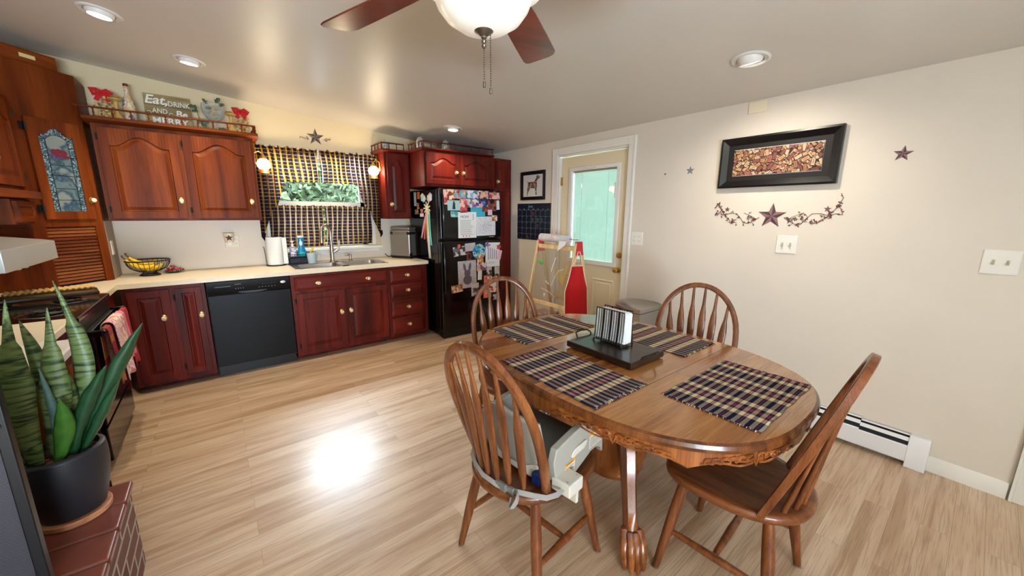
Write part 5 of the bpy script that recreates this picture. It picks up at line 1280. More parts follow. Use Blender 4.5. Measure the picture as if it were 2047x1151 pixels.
# ------------------------------------------------------------------ child's easel
EY0, EY1, EX = 2.40, 2.955, 2.70
t = thing('easel', 'wooden child easel with red caps and a clear painting panel by the door', 'easel', (EX, (EY0+EY1)/2, 0))
M['pine'] = wood('pale_pine', (206, 168, 108), (228, 196, 142), (240, 216, 170), 'z', 1, .5, .1, pore=.1)
hw = (EY1-EY0)/2; M['redp'] = mat('red_plastic', (206, 34, 56), .35); M['whitep'] = mat('white_board', (236, 236, 236), .3)
for s in (-1, 1):
    for f in (-1, 1):
        mb = MB(); mb.tube([(f*.27, s*(hw-.01), 0), (f*.022, s*(hw-.01), 1.17)], .01, flat=(.04, .02), up=(0, 1, 0)); mb.build('leg', M['pine'], t, bevel=.002)
    mb = MB(); mb.prism([(-.05, 1.06), (.05, 1.06), (.03, 1.19), (-.03, 1.19)], s*(hw-.01)-.022, s*(hw-.01)+.022, 'xz'); mb.build('corner_cap', M['redp'], t, bevel=.005)
lx = lambda z, f=-1: f*(.27+(.022-.27)*z/1.17)
for z in (1.12, .56):
    for f in (-1, 1):
        mb = MB(); mb.box(lx(z, f)-.009, lx(z, f)+.009, -hw+.012, hw-.012, z-.02, z+.02); mb.build('crossbar', M['pine'], t, bevel=.002)
M['acr'], nt, b = nmat('clear_acrylic'); tr = nt.nodes.new('ShaderNodeBsdfTransparent'); tr.inputs[0].default_value = (.9, .88, .84, 1); ms = nt.nodes.new('ShaderNodeMixShader'); ms.inputs[0].default_value = .88
setp(b, .15); b.inputs['Base Color'].default_value = lin((220, 216, 208)); nt.links.new(b.outputs[0], ms.inputs[1]); nt.links.new(tr.outputs[0], ms.inputs[2]); nt.links.new(ms.outputs[0], nt.nodes['Material Output'].inputs['Surface'])
mb = MB(); z0, z1 = .58, 1.1; mb.add([(lx(z0)-.004, -hw+.03, z0), (lx(z0)-.004, hw-.03, z0), (lx(z1)-.004, hw-.03, z1), (lx(z1)-.004, -hw+.03, z1)], [(0, 1, 2, 3)]); pan = mb.build('clear_panel', M['acr'], t, thick=.003)
M['wpaint'] = mat('white_paint_marks', (240, 240, 236), .6); M['ypaint'] = mat('yellow_paint_marks', (206, 170, 84), .6)
mb = MB(); G = lambda y, z: (lx(z)-.008, y, z)
mb.tube([G(-.03, 1.02), G(-.005, .93), G(.0, .88)], .004, 5); mb.tube([G(-.16, .92), G(-.1, .9), G(-.07, .85), G(-.05, .8), G(-.03, .74)], .003, 5); mb.tube([G(.06, .78), G(.0, .75)], .0035, 5); mb.tube([G(.1, .7), G(-.02, .68), G(-.1, .64)], .002, 5)
mb.build('paint_marks', M['wpaint'], pan)
mb = MB()
for k in range(9): mb.tube([G(-.05-.018*k, .93-.012*k), G(-.06-.018*k, .86-.012*k)], .003, 5)
for k in range(4): mb.tube([G(-.19-.008*k, .96), G(-.16-.008*k, .78)], .0025, 5)
mb.build('paint_marks', M['ypaint'], pan)
mb = MB(); mb.box(-.23, .23, -hw+.0, hw-.0, .3, .312); sh = mb.build('shelf', M['redp'], t, bevel=.003)
for f in (-1, 1):
    mb = MB(); mb.box(lx(.31, f)-.012, lx(.31, f)+.012, -hw+.012, hw-.012, .285, .33); mb.build('shelf_rail', M['whitep'], t, bevel=.003)
mb = MB(); mb.tube([(0, -hw+.02, 1.205), (0, hw-.02, 1.205)], .006, 8); mb.build('roll_dowel', M['steel'], t)
t = thing('paper_roll', 'printed roll of drawing paper on top of the easel', 'paper roll', (EX, 2.735, 1.205)); M['rollp'] = blotch('scribbled_paper', [(226, 210, 212), (196, 214, 214), (232, 222, 222), (216, 190, 200), (206, 216, 222)], 12, .8, kind='noise')
mb = MB(); mb.cyl((0, -.2, 0), (0, .2, 0), .04, n=22); mb.build('roll', M['rollp'], t)
mb = MB(); mb.grid(lambda u, v: (-.04-.006*v-.012*v*v, -.2+.1*u*(1-.0)+.0, -.02-.1*v*(.4+.6*u)), 6, 5); mb.build('loose_end', M['paper'], t)
t = thing('magnet', 'green leaf-shaped blot on the clear easel panel', 'paint blot', (EX+lx(.98)-.008, 2.865, .955), 0); M['greenm'] = mat('green_paint', (92, 190, 96), .5)
mb = MB(); mb.loops([[(-.001*s, .05*math.cos(a)*q, .022*math.sin(a)*q*(1+.3*math.cos(3*a))) for a in [2*PI*i/20 for i in range(20)]] for s, q in ((0, 1), (3, .9))]); mb.build('blot', M['greenm'], t); t.name = 'paint_blot'
# apron hung on the right end of the easel
M['apronw'] = mat('apron_binding', (240, 226, 214), .8)
def apron_pt(u, v):   # u across -1..1, v down 0..1
    z = .965-.54*v; hwid = .085+.085*min(1, max(0, (v-.0)/.42))**1.3 if v < .42 else .17+.02*(v-.42)
    return z, hwid
t = thing('apron', 'bright red child apron with pale binding hanging from the easel', 'apron', (EX-.02, EY0-.035, 0))
def apf(u, v):
    z, hwid = apron_pt(u, v); uu = u*2-1; cx = -.02+.02*v
    return (cx+hwid*(uu if uu < 0 else uu*.8), -.012*math.sin(uu*3+v*2)-.02*v+.012, z)
mb = MB(); mb.grid(apf, 22, 26); mb.build('apron_cloth', M['red'], t, thick=.003)
mb = MB(); edge = [apf(i/22, 0) for i in range(23)]+[apf(1, j/26) for j in range(27)]+[apf(1-i/22, 1) for i in range(23)]+[apf(0, 1-j/26) for j in range(27)]
mb.tube(edge, .004, 6, closed=True); mb.tube([apf(.1, 0), (-.03, .018, 1.05), (-.01, .02, 1.1)], .004, 6); mb.tube([apf(.9, 0), (.03, .018, 1.05), (.01, .02, 1.1)], .004, 6); mb.build('binding', M['apronw'], t)
# bins and odds and ends on the easel shelf
t = thing('storage_bin', 'clear plastic bin of craft bits on the easel shelf', 'bin', (EX-.06, 2.8, .3125)); M['craft'] = blotch('craft_bits', [(160, 120, 150), (220, 90, 130), (120, 150, 180), (220, 210, 200), (90, 80, 100), (200, 160, 90)], 50, .6)
MB().box(-.09, .09, -.1, .1, .004, .08).build('contents', M['craft'], t, bevel=.01)
mb = MB(); mb.loops([[(sx*a, sy*b, z) for sx, sy in ((-1, -1), (1, -1), (1, 1), (-1, 1))] for a, b, z in ((.095, .105, 0), (.11, .12, .12), (.106, .116, .12), (.091, .101, .004))], False, False); mb.build('bin', M['acr'], t)
t = thing('storage_bin', 'clear bin of pencils and pink pieces on the easel shelf near the apron', 'bin', (EX-.06, 2.54, .3125)); MB().box(-.09, .09, -.08, .08, .004, .07).build('contents', M['craft'], t, bevel=.01)
mb = MB(); mb.loops([[(sx*a, sy*b, z) for sx, sy in ((-1, -1), (1, -1), (1, 1), (-1, 1))] for a, b, z in ((.095, .085, 0), (.105, .095, .09), (.102, .092, .09), (.091, .081, .004))], False, False); mb.build('bin', M['acr'], t)
t = thing('toy_bin', 'red and navy toy bin on the floor under the easel', 'bin', (EX-.02, 2.7, 0)); M['navyp'] = mat('navy_cloth', (44, 62, 92), .8)
mb = MB(); mb.loops([[(sx*a, sy*b, z) for sx, sy in ((-1, -1), (1, -1), (1, 1), (-1, 1))] for a, b, z in ((.15, .2, 0), (.17, .215, .2), (.165, .21, .2), (.146, .196, .005))], False, False); mb.build('bin', M['redp'], t)
MB().box(-.14, .14, -.19, .19, .02, .17).build('contents', M['navyp'], t, bevel=.02)
# ------------------------------------------------------------------ oval pedestal table
TX, TY, TA, TB, TN, TZ = 1.541, 1.07, .594, .782, 2.65, .76
def sup(a, b, n, k=96, x=0, y=0):
    o = []
    for i in range(k):
        q = 2*PI*i/k; c, s = math.cos(q), math.sin(q); o.append((x+a*abs(c)**(2/n)*(1 if c >= 0 else -1), y+b*abs(s)**(2/n)*(1 if s >= 0 else -1)))
    return o
M['rimshade'] = wood('oak_rim_shade', (76, 38, 14), (110, 60, 26), (136, 82, 38), 'z', .9, .25, .45, pore=.25)  # same oak as the top, darkened to paint in the rim's shade
t = thing('dining_table', 'oval oak pedestal dining table with carved apron and claw feet', 'table', (TX, TY, 0))
mb = MB(); mb.loops([[(x, y, z) for x, y in sup(TA+o, TB+o, TN)] for o, z in ((-.03, TZ-.04), (-.012, TZ-.038), (-.002, TZ-.029), (0, TZ-.018), (-.004, TZ-.006), (-.014, TZ-.0004))], True, False); mb.cur = 1; mb.loops([[(x, y, z) for x, y in sup(TA-.014, TB-.014, TN)] for z in (TZ-.0004, TZ)], False, True); mb.build('tabletop', [M['rimshade'], M['oaktop']], t, ang=30)
for y in (-.29, .29): MB().box(-.56, .56, y-.0008, y+.0008, TZ-.002, TZ+.0002).build('leaf_seam', M['iron'], t, smooth=False)
# apron with a scalloped lower edge
k = 192; out = sup(TA-.02, TB-.02, TN, k); inn = sup(TA-.045, TB-.045, TN, k)
def low(i): return .662+.02*abs(math.sin(8*PI*i/k))**.6-.010*math.cos(32*PI*i/k)
rings = [[(x, y, TZ-.042) for x, y in inn], [(x, y, TZ-.042) for x, y in out], [(x, y, low(i)+.006) for i, (x, y) in enumerate(out)], [(x*.992, y*.992, low(i)) for i, (x, y) in enumerate(out)], [(x, y, low(i)) for i, (x, y) in enumerate(inn)]]
mb = MB(); mb.loops(rings, False, False); mb.build('apron', M['oakleg'], t)
o2 = sup(TA-.018, TB-.018, TN, 720)
def onap(s, z): i = int(s*720) % 720; return (o2[i][0], o2[i][1], z)
for c in range(8):
    s0 = c/8+1/16; mb = MB()
    for sg in (-1, 1):
        for j in range(6):
            s = s0+sg*(.006+.0075*j); zz = .70-.003*j
            pts = [onap(s+sg*(.0065*(1-q/9)*math.cos(q*.7)), zz+.017*(1-q/9)*math.sin(q*.7)) for q in range(9)]
            mb.tube(pts, [.0045, .0045, .004, .004, .0035, .003, .003, .0025, .002], 5)
        mb.tube([onap(s0+sg*(.004+.006*q), .682-.006*math.sin(q*.9)) for q in range(9)], .0035, 5)
    mb.tube([onap(s0-.004, .705), onap(s0, .672), onap(s0+.004, .705)], .004, 5)
    mb.build('carving', M['oakleg'], t)
mb = MB(); mb.lathe([(.2, .71), (.2, .68), (.165, .665), (.17, .645), (.185, .635), (.185, .61), (.16, .6), (.15, .585), (.155, .57), (.168, .5), (.172, .38), (.165, .24), (.145, .18), (.15, .165), (.14, .14), (.1, .13), (0, .13)], 40); mb.build('pedestal', M['oakleg'], t)
def claw(ang):
    c, s = math.cos(ang), math.sin(ang)
    def Q(r, z, l=0): return (c*r-s*l, s*r+c*l, z)
    pts = [(.13, .44), (.17, .45), (.22, .43), (.28, .37), (.33, .28), (.375, .19), (.41, .13), (.435, .1)]
    fl = [(.055, .24), (.06, .24), (.062, .21), (.06, .15), (.056, .1), (.052, .082), (.056, .07), (.062, .06)]
    mb = MB(); mb.tube([Q(*p) for p in pts], .03, flat=fl, up=(-s, c, 0)) if False else None
    rings = []
    for i, (r, z) in enumerate(pts):
        a, b = pts[max(0, i-1)], pts[min(len(pts)-1, i+1)]; d = Vector((b[0]-a[0], b[1]-a[1])).normalized(); n = Vector((-d.y, d.x)); w, h = fl[i]
        sec = [(w*.5, h*.3), (w*.3, h*.5), (-w*.3, h*.5), (-w*.5, h*.3), (-w*.5, -h*.3), (-w*.3, -h*.5), (w*.3, -h*.5), (w*.5, -h*.3)]
        rings.append([Q(r+n.x*v, z+n.y*v, u) for u, v in sec])
    mb.loops(rings); leg = mb.build('leg', M['oakleg'], t, ang=50)
    mb = MB()
    for j, l in enumerate((-.036, -.0125, .0125, .036)):
        f = .0 if j in (1, 2) else -.018
        mb.tube([Q(.425+f, .115, l*.7), Q(.455+f, .125, l*.85), Q(.485+f, .1, l), Q(.505+f, .055, l*1.05), Q(.515+f, .03, l*1.05), Q(.52+f, .008, l*1.05)], [.016, .02, .0195, .0165, .015, .008], 9)
    mb.ball(Q(.465, .05), .048, 14, (1, 1, 1)); mb.build('claw_foot', M['oakleg'], leg)
for a in (PI/4, 3*PI/4, -3*PI/4, -PI/4): claw(a+(.04 if a in (-3*PI/4,) else 0))

# placemats
NVY, CR, BUR, BG = (26, 26, 54), (226, 206, 164), (132, 60, 78), (30, 28, 50)
pu = [(0, NVY), (.375, CR), (.535, NVY), (.62, BUR), (.73, NVY), (.84, CR)]; pv = [(0, NVY), (.25, CR), (.5, NVY), (.57, BUR), (.68, NVY), (.75, CR)]
M['mat1'] = plaid('placemat_plaid', pu, pv, .2, .056, 0, .95, .2)
def placemat(x0, x1, y0, y1, rz, label, seed):
    rr = random.Random(seed); lx_, ly_ = x1-x0, y1-y0
    t = thing('placemat', label, 'placemat', ((x0+x1)/2, (y0+y1)/2, TZ+.0006), rz, 'plaid woven placemats')
    long_x = lx_ > ly_
    a = max(lx_, ly_); b = min(lx_, ly_)
    ph = [rr.uniform(0, 6) for _ in range(4)]
    def fn(u, v):
        e = .003*math.sin(v*19+ph[0])+.002*rr.uniform(-1, 1); g = .002*math.sin(u*23+ph[1])
        x = (u-.5)*a+(e if u in (0, 1) else 0); y = (v-.5)*b+(g if v in (0, 1) else 0)
        z = .0022+.0008*math.sin(u*9+ph[2])*math.sin(v*7+ph[3])+(.0025*max(0, abs(u-.5)-.44)/.06*(.5+.5*math.sin(v*13+ph[3])))
        return (x, y, z) if long_x else (-y, x, z)
    mb = MB(); mb.grid(fn, 44, 28, uv=lambda u, v: (u*a+.01, v*b+.02)); o = mb.build('cloth', M['mat1'], t, thick=.003)
    for e in (-1, 1):
        mb = MB()
        for i in range(70):
            y = (i/69-.5)*b; x = e*a/2; L = rr.uniform(.004, .013); dy = rr.uniform(-.005, .005); mb.cur = rr.choice((0, 0, 1))
            p = [(x-e*.002, y, .003), (x+e*L*.6, y+dy*.6, .0035), (x+e*L, y+dy, .0015)]
            mb.tube([q if long_x else (-q[1], q[0], q[2]) for q in p], .0011, 4)
        mb.build('fringe', [M['fr1'], M['fr2']], t)
M['fr1'] = mat('navy_yarn', NVY, .95); M['fr2'] = mat('cream_yarn', CR, .95)
placemat(1.245, 1.795, 1.445, 1.77, .0, 'plaid placemat at the far end of the table, by the fridge', 1)
placemat(1.0, 1.325, .79, 1.337, 0, 'plaid placemat in front of the chair with the booster seat', 2)
placemat(1.305, 1.848, .362, .702, 0, 'plaid placemat at the near right end of the table', 3)
placemat(1.745, 2.065, .848, 1.385, 0, 'plaid placemat on the wall side, behind the napkin holder', 4)
# serving board
t = thing('serving_board', 'dark wooden serving board with iron handles in the middle of the table', 'serving board', (1.522, 1.098, TZ+.0005))
M['walnut'] = wood('dark_board', (16, 9, 6), (36, 20, 12), (56, 33, 18), 'y', 1.2, .3, .3)
mb = MB()
for s in (-1, 1): mb.box(-.12, .12, s*.15-.02, s*.15+.02, 0, .008)
mb.build('foot', M['walnut'], t); MB().box(-.137, .137, -.197, .197, .006, .038).build('board', M['walnut'], t, bevel=.006)
for s in (-1, 1):
    mb = MB(); mb.tube([(-.055, s*.192, .034), (-.055, s*.2, .048), (-.045, s*.215, .058), (0, s*.222, .062), (.045, s*.215, .058), (.055, s*.2, .048), (.055, s*.192, .034)], .0042, 7); mb.build('handle', M['iron'], t)
# napkin holder and napkins
t = thing('napkin_holder', 'black wire napkin holder standing on the dark serving board', 'napkin holder', (1.555, 1.13, TZ+.0385)); sdx = .038
mb = MB(); prof = lambda s, z: s*(.0325+.013*(1-z/H_)**2)
H_ = .165
for s in (-1, 1):
    zs = [H_*i/8 for i in range(9)]
    fr_ = [(prof(s, z), -.085, .012+z) for z in zs]+[(prof(s, H_), .085, .012+H_)]+[(prof(s, z), .085, .012+z) for z in zs[::-1]]
    mb.tube(fr_, .0028, 6, closed=True)
    for i in range(10):
        y = -.0695+.0154*i; w_ = .005 if i in (1, 4, 7) else .0017
        mb.tube([(prof(s, z), y, .012+z) for z in zs], w_*.5, 6, flat=(w_*2.2, .002), up=(s, 0, 0))
    for y in (-.085, .085): mb.ball((prof(s, 0), y, .006), .006, 8)
for y in (-.07, 0, .07): mb.tube([(-sdx-.0, y, .013), (sdx, y, .013)], .0028, 6)
mb.build('wire_frame', M['blackwire'], t)
t = thing('napkin_stack', 'thick stack of white paper napkins in the wire holder', 'napkins', (1.555, 1.13, TZ+.054)); mb = MB()
for i in range(9):
    x = -.024+.006*i; d = R.uniform(-.002, .002); mb.prism([(-.088+d, 0), (.088+d, 0), (.088+d, .148+R.uniform(-.004, .004)), (.078, .155), (-.078, .156), (-.088+d, .15)], x-.0027, x+.0027, 'yz')
mb.build('napkins', M['paper'], t, bevel=.002)

# ------------------------------------------------------------------ arrow-back chairs
def make_chair(label):
    t = thing('dining_chair', label, 'chair', (0, 0, 0), 0, 'arrow-back oak dining chairs')
    def outl(s, z, dz=0):
        o = []
        for i in range(64):
            q = 2*PI*i/64; c, sn = math.cos(q), math.sin(q); n = 3.2 if sn > 0 else 2.25; w = .232+.008*sn
            o.append((s*w*abs(c)**(2/n)*(1 if c >= 0 else -1), s*(.235 if sn > 0 else .255)*abs(sn)**(2/n)*(1 if sn >= 0 else -1), z))
        return o
    mb = MB(); mb.loops([outl(.93, .418), outl(.985, .424), outl(1, .436), outl(.99, .45), outl(.95, .456), outl(.86, .454), outl(.6, .445), outl(.25, .443)]); mb.build('seat', M['oaky'], t, ang=50)
    for sx in (-1, 1):
        for sy in (-1, 1):
            a, b = Vector((sx*.15, sy*.14-.01, .43)), Vector((sx*.225, sy*.2-.01, 0)); qs = (0, .1, .25, .45, .62, .8, .95, 1); rs = (.016, .0185, .0205, .021, .0195, .0165, .0145, .0135)
            mb = MB(); mb.tube([a.lerp(b, q) for q in qs], list(rs), 14); lg = mb.build('leg', M['oak'], t)
            mb = MB(); mb.cyl(b, b+Vector((0, 0, .006)), .0155, n=12); mb.build('glide', M['steel'], lg)
    P2 = lambda sx, sy, q: Vector((sx*.15, sy*.14-.01, .43)).lerp(Vector((sx*.225, sy*.2-.01, 0)), q)
    for sx in (-1, 1):
        a, b = P2(sx, -1, .58), P2(sx, 1, .58); mb = MB(); mb.tube([a.lerp(b, q) for q in (0, .12, .5, .88, 1)], [.009, .012, .0155, .012, .009], 10); mb.build('stretcher', M['oak'], t)
    a, b = (P2(-1, -1, .58)+P2(-1, 1, .58))/2, (P2(1, -1, .58)+P2(1, 1, .58))/2; mb = MB(); mb.tube([a.lerp(b, q) for q in (0, .12, .5, .88, 1)], [.009, .012, .015, .012, .009], 10); mb.build('stretcher', M['oak'], t)
    LEAN = .33; B0 = -.135; nn = math.sqrt(1+LEAN*LEAN)
    def bk(l, u, d=0): return (l, B0-u*LEAN/nn+d/nn, .452+u/nn+d*LEAN/nn)
    pts = []
    for i in range(9): q = i/8; pts.append((.19+.03*math.sin(q*PI/2), -.012+.292*q))
    for i in range(1, 24):
        a = PI*i/24; pts.append((.22*math.cos(a), .28+.31*math.sin(a)**.92))
    for i in range(9): q = 1-i/8; pts.append((-(.19+.03*math.sin(q*PI/2)), -.012+.292*q))
    up = Vector(bk(0, 0, 1))-Vector(bk(0, 0, 0))
    mb = MB(); mb.tube([bk(*p) for p in pts], .01, flat=(.03, .024), up=up); mb.build('bow', M['oak'], t, ang=50)
    for i in range(6):
        k = i-2.5; b0, b1 = k*.05, k*.066
        ut = .28+.31*max(.05, math.sin(math.acos(max(-1, min(1, b1/.22)))))**.92-.006
        rings = []
        for q, w, th in ((-.01, .008, .008), (.04, .009, .0085), (.2, .0165, .009), (.45, .0195, .007), (.62, .0205, .006), (.71, .0165, .006), (.80, .0095, .006), (1, .0065, .006)):
            u = ut*q; l = b0+(b1-b0)*q
            arc = -.085*(1-(b0/.19)**2)*max(0, 1-q)**1.2
            rings.append([(lambda p: (p[0], p[1]+arc, p[2]))(bk(l+w*a, u, th*b)) for a, b in ((1, .4), (.6, 1), (-.6, 1), (-1, .4), (-1, -.4), (-.6, -1), (.6, -1), (1, -.4))])
        mb = MB(); mb.loops(rings); mb.build('spindle', M['oak'], t, ang=60)
    return t
ca = make_chair('oak arrow-back chair carrying the grey booster seat, nearest the sink side')
CA = (.942, 1.056); CR_ = -PI/2+.13
copy_thing(ca, (1.395, 1.73, 0), PI-.36, 'oak arrow-back chair at the far end of the table, in front of the fridge')
copy_thing(ca, (2.075, .97, 0), PI/2+.385, 'oak arrow-back chair between the table and the bare right wall')
copy_thing(ca, (1.53, .485, 0), .07, 'oak arrow-back chair at the near right end of the table, seen from its side')
ca.location = (CA[0], CA[1], 0); ca.rotation_euler = (0, 0, CR_)

# booster seat strapped to the first chair (local frame = that chair's frame)
t = thing('booster_seat', 'grey plastic booster seat strapped onto the oak chair', 'booster seat', (CA[0], CA[1], .4565), CR_)
M['gplas'] = mat('grey_plastic', (160, 156, 146), .4); M['gdark'] = mat('dark_grey_plastic', (112, 114, 110), .45); M['glight'] = mat('pale_grey_plastic', (206, 200, 188), .4); M['web'] = mat('grey_webbing', (150, 146, 142), .8, bump=.4, bscale=400); M['bluep'] = mat('blue_plastic', (18, 44, 104), .35)
mb = MB(); mb.prism([(-.165, -.1), (.165, -.1), (.165, .19), (-.165, .19)], .0, .085); mb.build('seat_base', M['gdark'], t, bevel=.02, seg=3)
for s in (-1, 1):
    pr = [(-.1, .03), (-.115, .12), (-.1, .165), (.02, .188), (.13, .2), (.185, .198), (.205, .175), (.215, .1), (.222, -.0), (.2, .032), (.17, .05), (.13, .05), (.08, .03), (.02, .008), (-.05, .004)]
    mb = MB(); mb.prism(pr, s*.19-.016, s*.19+.016, 'yz'); sd = mb.build('side_arm', M['gplas'], t, bevel=.006)
    mb = MB(); e = [(.03*math.cos(a)+(.02 if math.cos(a) > 0 else -.02), .115+.016*math.sin(a)+.03*(math.cos(a))*.35) for a in [2*PI*i/20 for i in range(20)]]; mb.prism([(p[0]+.035, p[1]-.005) for p in e], s*.206, s*.214, 'yz'); mb.build('tray_latch', M['glight'], sd, bevel=.003)
    if s > 0:
        M['warn'] = mat('orange_warning', (236, 150, 30), .5); M['lab'] = mat('label_paper', (214, 208, 196), .6); M['ltx2'] = mat('label_black', (40, 30, 24), .7); M['ltxt'] = mat('label_print', (120, 112, 104), .7)
        for y0, y1, z0, z1 in ((.112, .203, .066, .145), (-.05, .015, .022, .08)):
            mb = MB(); mb.add([(s*.2066, y0, z0), (s*.2066, y1, z0+.004), (s*.2066, y1, z1+.006), (s*.2066, y0, z1-.006)], [(0, 1, 2, 3)]); lb = mb.build('warning_label', M['lab'], sd, smooth=False)
            h_ = (z1-z0); mb.cur = 0
            mb = MB(); mb.add([(s*.2069, y0, z1-.006-h_*.22), (s*.2069, y1, z1+.006-h_*.22), (s*.2069, y1, z1+.006), (s*.2069, y0, z1-.006)], [(0, 1, 2, 3)]); mb.cur = 1
            for i in range(8):
                zz = z0+h_*(.06+.075*i)
                mb.add([(s*.2069, y0+.005, zz), (s*.2069, y1-.005-.01*(i % 3), zz+.006), (s*.2069, y1-.005-.01*(i % 3), zz+.0085), (s*.2069, y0+.005, zz+.0025)], [(0, 1, 2, 3)])
            mb.cur = 1
            mb.build('label_print', [M['warn'], M['ltxt']], sd, smooth=False, fix=False)
            text('WARNING', h_*.17, M['ltx2'], sd, (s*.2073, (y0+y1)/2, z1-h_*.115), rot=(PI/2, 0, PI/2), ext=.0001)
        mb = MB()
        for i in range(6): mb.box(s*.206, s*.2066, .115+.014*i, .125+.014*i, .174+.002*i, .180+.002*i)
        mb.build('slots', M['gdark'], sd, smooth=False)
# curved back shell
def shell(u, v):
    a = -1.15+2.3*u; z = .05+.25*v; r = .15+.005*v
    fl = .03*(v-.6)*(1 if abs(u-.5) > .3 else 0)
    return (r*math.sin(a)*1.02, -.02-.105*math.cos(a)-.06*v, z-.1*abs(u-.5)*v)
mb = MB(); mb.grid(shell, 20, 12); mb.build('back_shell', M['gplas'], t, thick=.014)
MB().box(-.13, .13, -.12, -.06, .0, .06).build('rear_block', M['glight'], t, bevel=.02, seg=3)
mb = MB(); mb.box(.115, .155, -.135, -.1, 0, .05); mb.build('anchor', M['bluep'], t, bevel=.006)
mb = MB(); mb.box(.186, .27, -.105, -.02, .004, .056); bk_ = mb.build('strap_housing', M['glight'], t, bevel=.006)
mb = MB(); mb.box(.215, .262, -.05, -.035, -.05, .006); mb.build('housing_foot', M['glight'], bk_, bevel=.003)
mb = MB(); 
for y in (-.092, -.033): mb.cyl((.25, y, .055), (.25, y, .0572), .004, n=8)
mb.build('screws', M['steel'], bk_)
# strap round the back of the chair (outside the bow)
pts = [(.24, -.1, .03), (.238, -.135, .024), (.215, -.165, .016), (.17, -.185, .011), (.11, -.215, .011), (.04, -.238, .011), (-.04, -.238, .011), (-.11, -.215, .011), (-.17, -.185, .014), (-.21, -.13, .02)]
mb = MB(); mb.tube(pts, .01, flat=(.018, .003), up=(.0, -1, .5)); mb.build('strap', M['web'], t)
mb = MB(); mb.tube([(.12, -.214, .014), (.135, -.225, .016), (.145, -.245, .006), (.14, -.262, -.012), (.128, -.258, -.02), (.118, -.238, .003)], .01, flat=(.022, .003), up=(1, 0, .1)); mb.build('strap_tail', M['web'], t)
mb = MB(); mb.cbox((.055, -.231, .013), (.05, .014, .03)); mb.cbox((.1, -.224, .013), (.025, .013, .028)); mb.build('buckle', M['gdark'], t, bevel=.003)
# ------------------------------------------------------------------ ceiling fan
FX, FY = .645, .95; FZ = 1.915
t = thing('ceiling_fan', 'ceiling fan with mahogany blades and a lit white glass bowl', 'ceiling fan', (FX, FY, FZ))
M['bronze'] = mat('pewter', (120, 110, 100), .35, .9)
M['blade'] = wood('blade_mahogany', (60, 20, 14), (104, 42, 30), (128, 60, 42), 'x', .5, .3, .3, pore=.1)
M['bowl'], nt, b = nmat('alabaster_glass'); setp(b, .25); b.inputs['Base Color'].default_value = lin((240, 236, 228)); b.inputs['Emission Color'].default_value = lin((255, 244, 226)); b.inputs['Emission Strength'].default_value = .3
top_z = ceil_z(FX)-FZ
def wob(a, z): return 1+.035*math.cos(6*a)*max(0, min(1, (z-.03)/.1))
mb = MB(); mb.lathe([(.0, .022), (.03, .023), (.07, .032), (.105, .055), (.128, .085), (.138, .11), (.152, .128), (.172, .14), (.168, .143), (.148, .131), (.13, .112)], 72, wob=wob); mb.build('light_bowl', M['bowl'], t)
mb = MB(); mb.lathe([(.0, -.022), (.005, -.018), (.007, -.012), (.004, -.008), (.007, -.004), (.007, 0), (.004, .003), (.008, .006), (.008, .01), (.028, .024), (.031, .03), (0, .03)], 20); mb.build('finial', M['bronze'], t)
mb = MB(); mb.lathe([(.125, .14), (.125, .15), (.09, .16), (.06, .165), (.06, .178), (.085, .185), (.1, .2), (.105, .235), (.1, .28), (.07, .31), (.03, .325), (.0, .325)], 36); mb.build('motor_housing', M['bronze'], t)
mb = MB(); mb.cyl((0, 0, .32), (0, 0, top_z-.05), .012); mb.lathe([(.0, top_z-.085), (.03, top_z-.08), (.06, top_z-.05), (.068, top_z-.012), (.068, top_z+.004)], 28); mb.build('down_rod', M['bronze'], t)
for k in range(5):
    a = math.radians(107+72*k)
    mb = MB(); mb.M = Matrix.Rotation(a, 4, 'Z') @ Matrix.Translation((0, 0, .2)) @ Matrix.Rotation(-.2, 4, 'X')
    out = [(.2, -.05), (.34, -.062), (.52, -.068), (.665, -.071), (.69, -.06), (.70, -.035), (.70, .05), (.69, .065), (.665, .071), (.52, .066), (.34, .058), (.2, .045)]
    mb.prism(out, -.003, .003); bl = mb.build('blade', M['blade'], t, bevel=.0015)
    mb = MB(); mb.M = Matrix.Rotation(a, 4, 'Z') @ Matrix.Translation((0, 0, .2)); mb.tube([(.08, 0, .01), (.13, 0, .0), (.18, .0, .004), (.25, 0, .006)], .01, flat=[(.05, .008), (.028, .008), (.05, .007), (.075, .006)], up=(0, 0, 1)); mb.build('blade_bracket', M['bronze'], bl)
for x, y, L in ((.0, 0, .085), (.018, -.006, .135)):
    mb = MB(); z0 = -.018 if x == 0 else .015; n = int((L)/.006)
    for i in range(n): mb.ball((x, y, z0-.006*i), .0022, 6)
    mb.lathe([(.0025, 0), (.004, -.003), (.004, -.016), (0, -.017)], 8, (x, y, z0-.006*n)); mb.build('pull_chain', M['bronze'], t)
l = bpy.data.lights.new('fan_light', 'POINT'); l.energy = 26; l.color = (1, .9, .76); l.shadow_soft_size = .12
o = bpy.data.objects.new('fan_light', l); COL.objects.link(o); o.location = (FX, FY, FZ+.105)

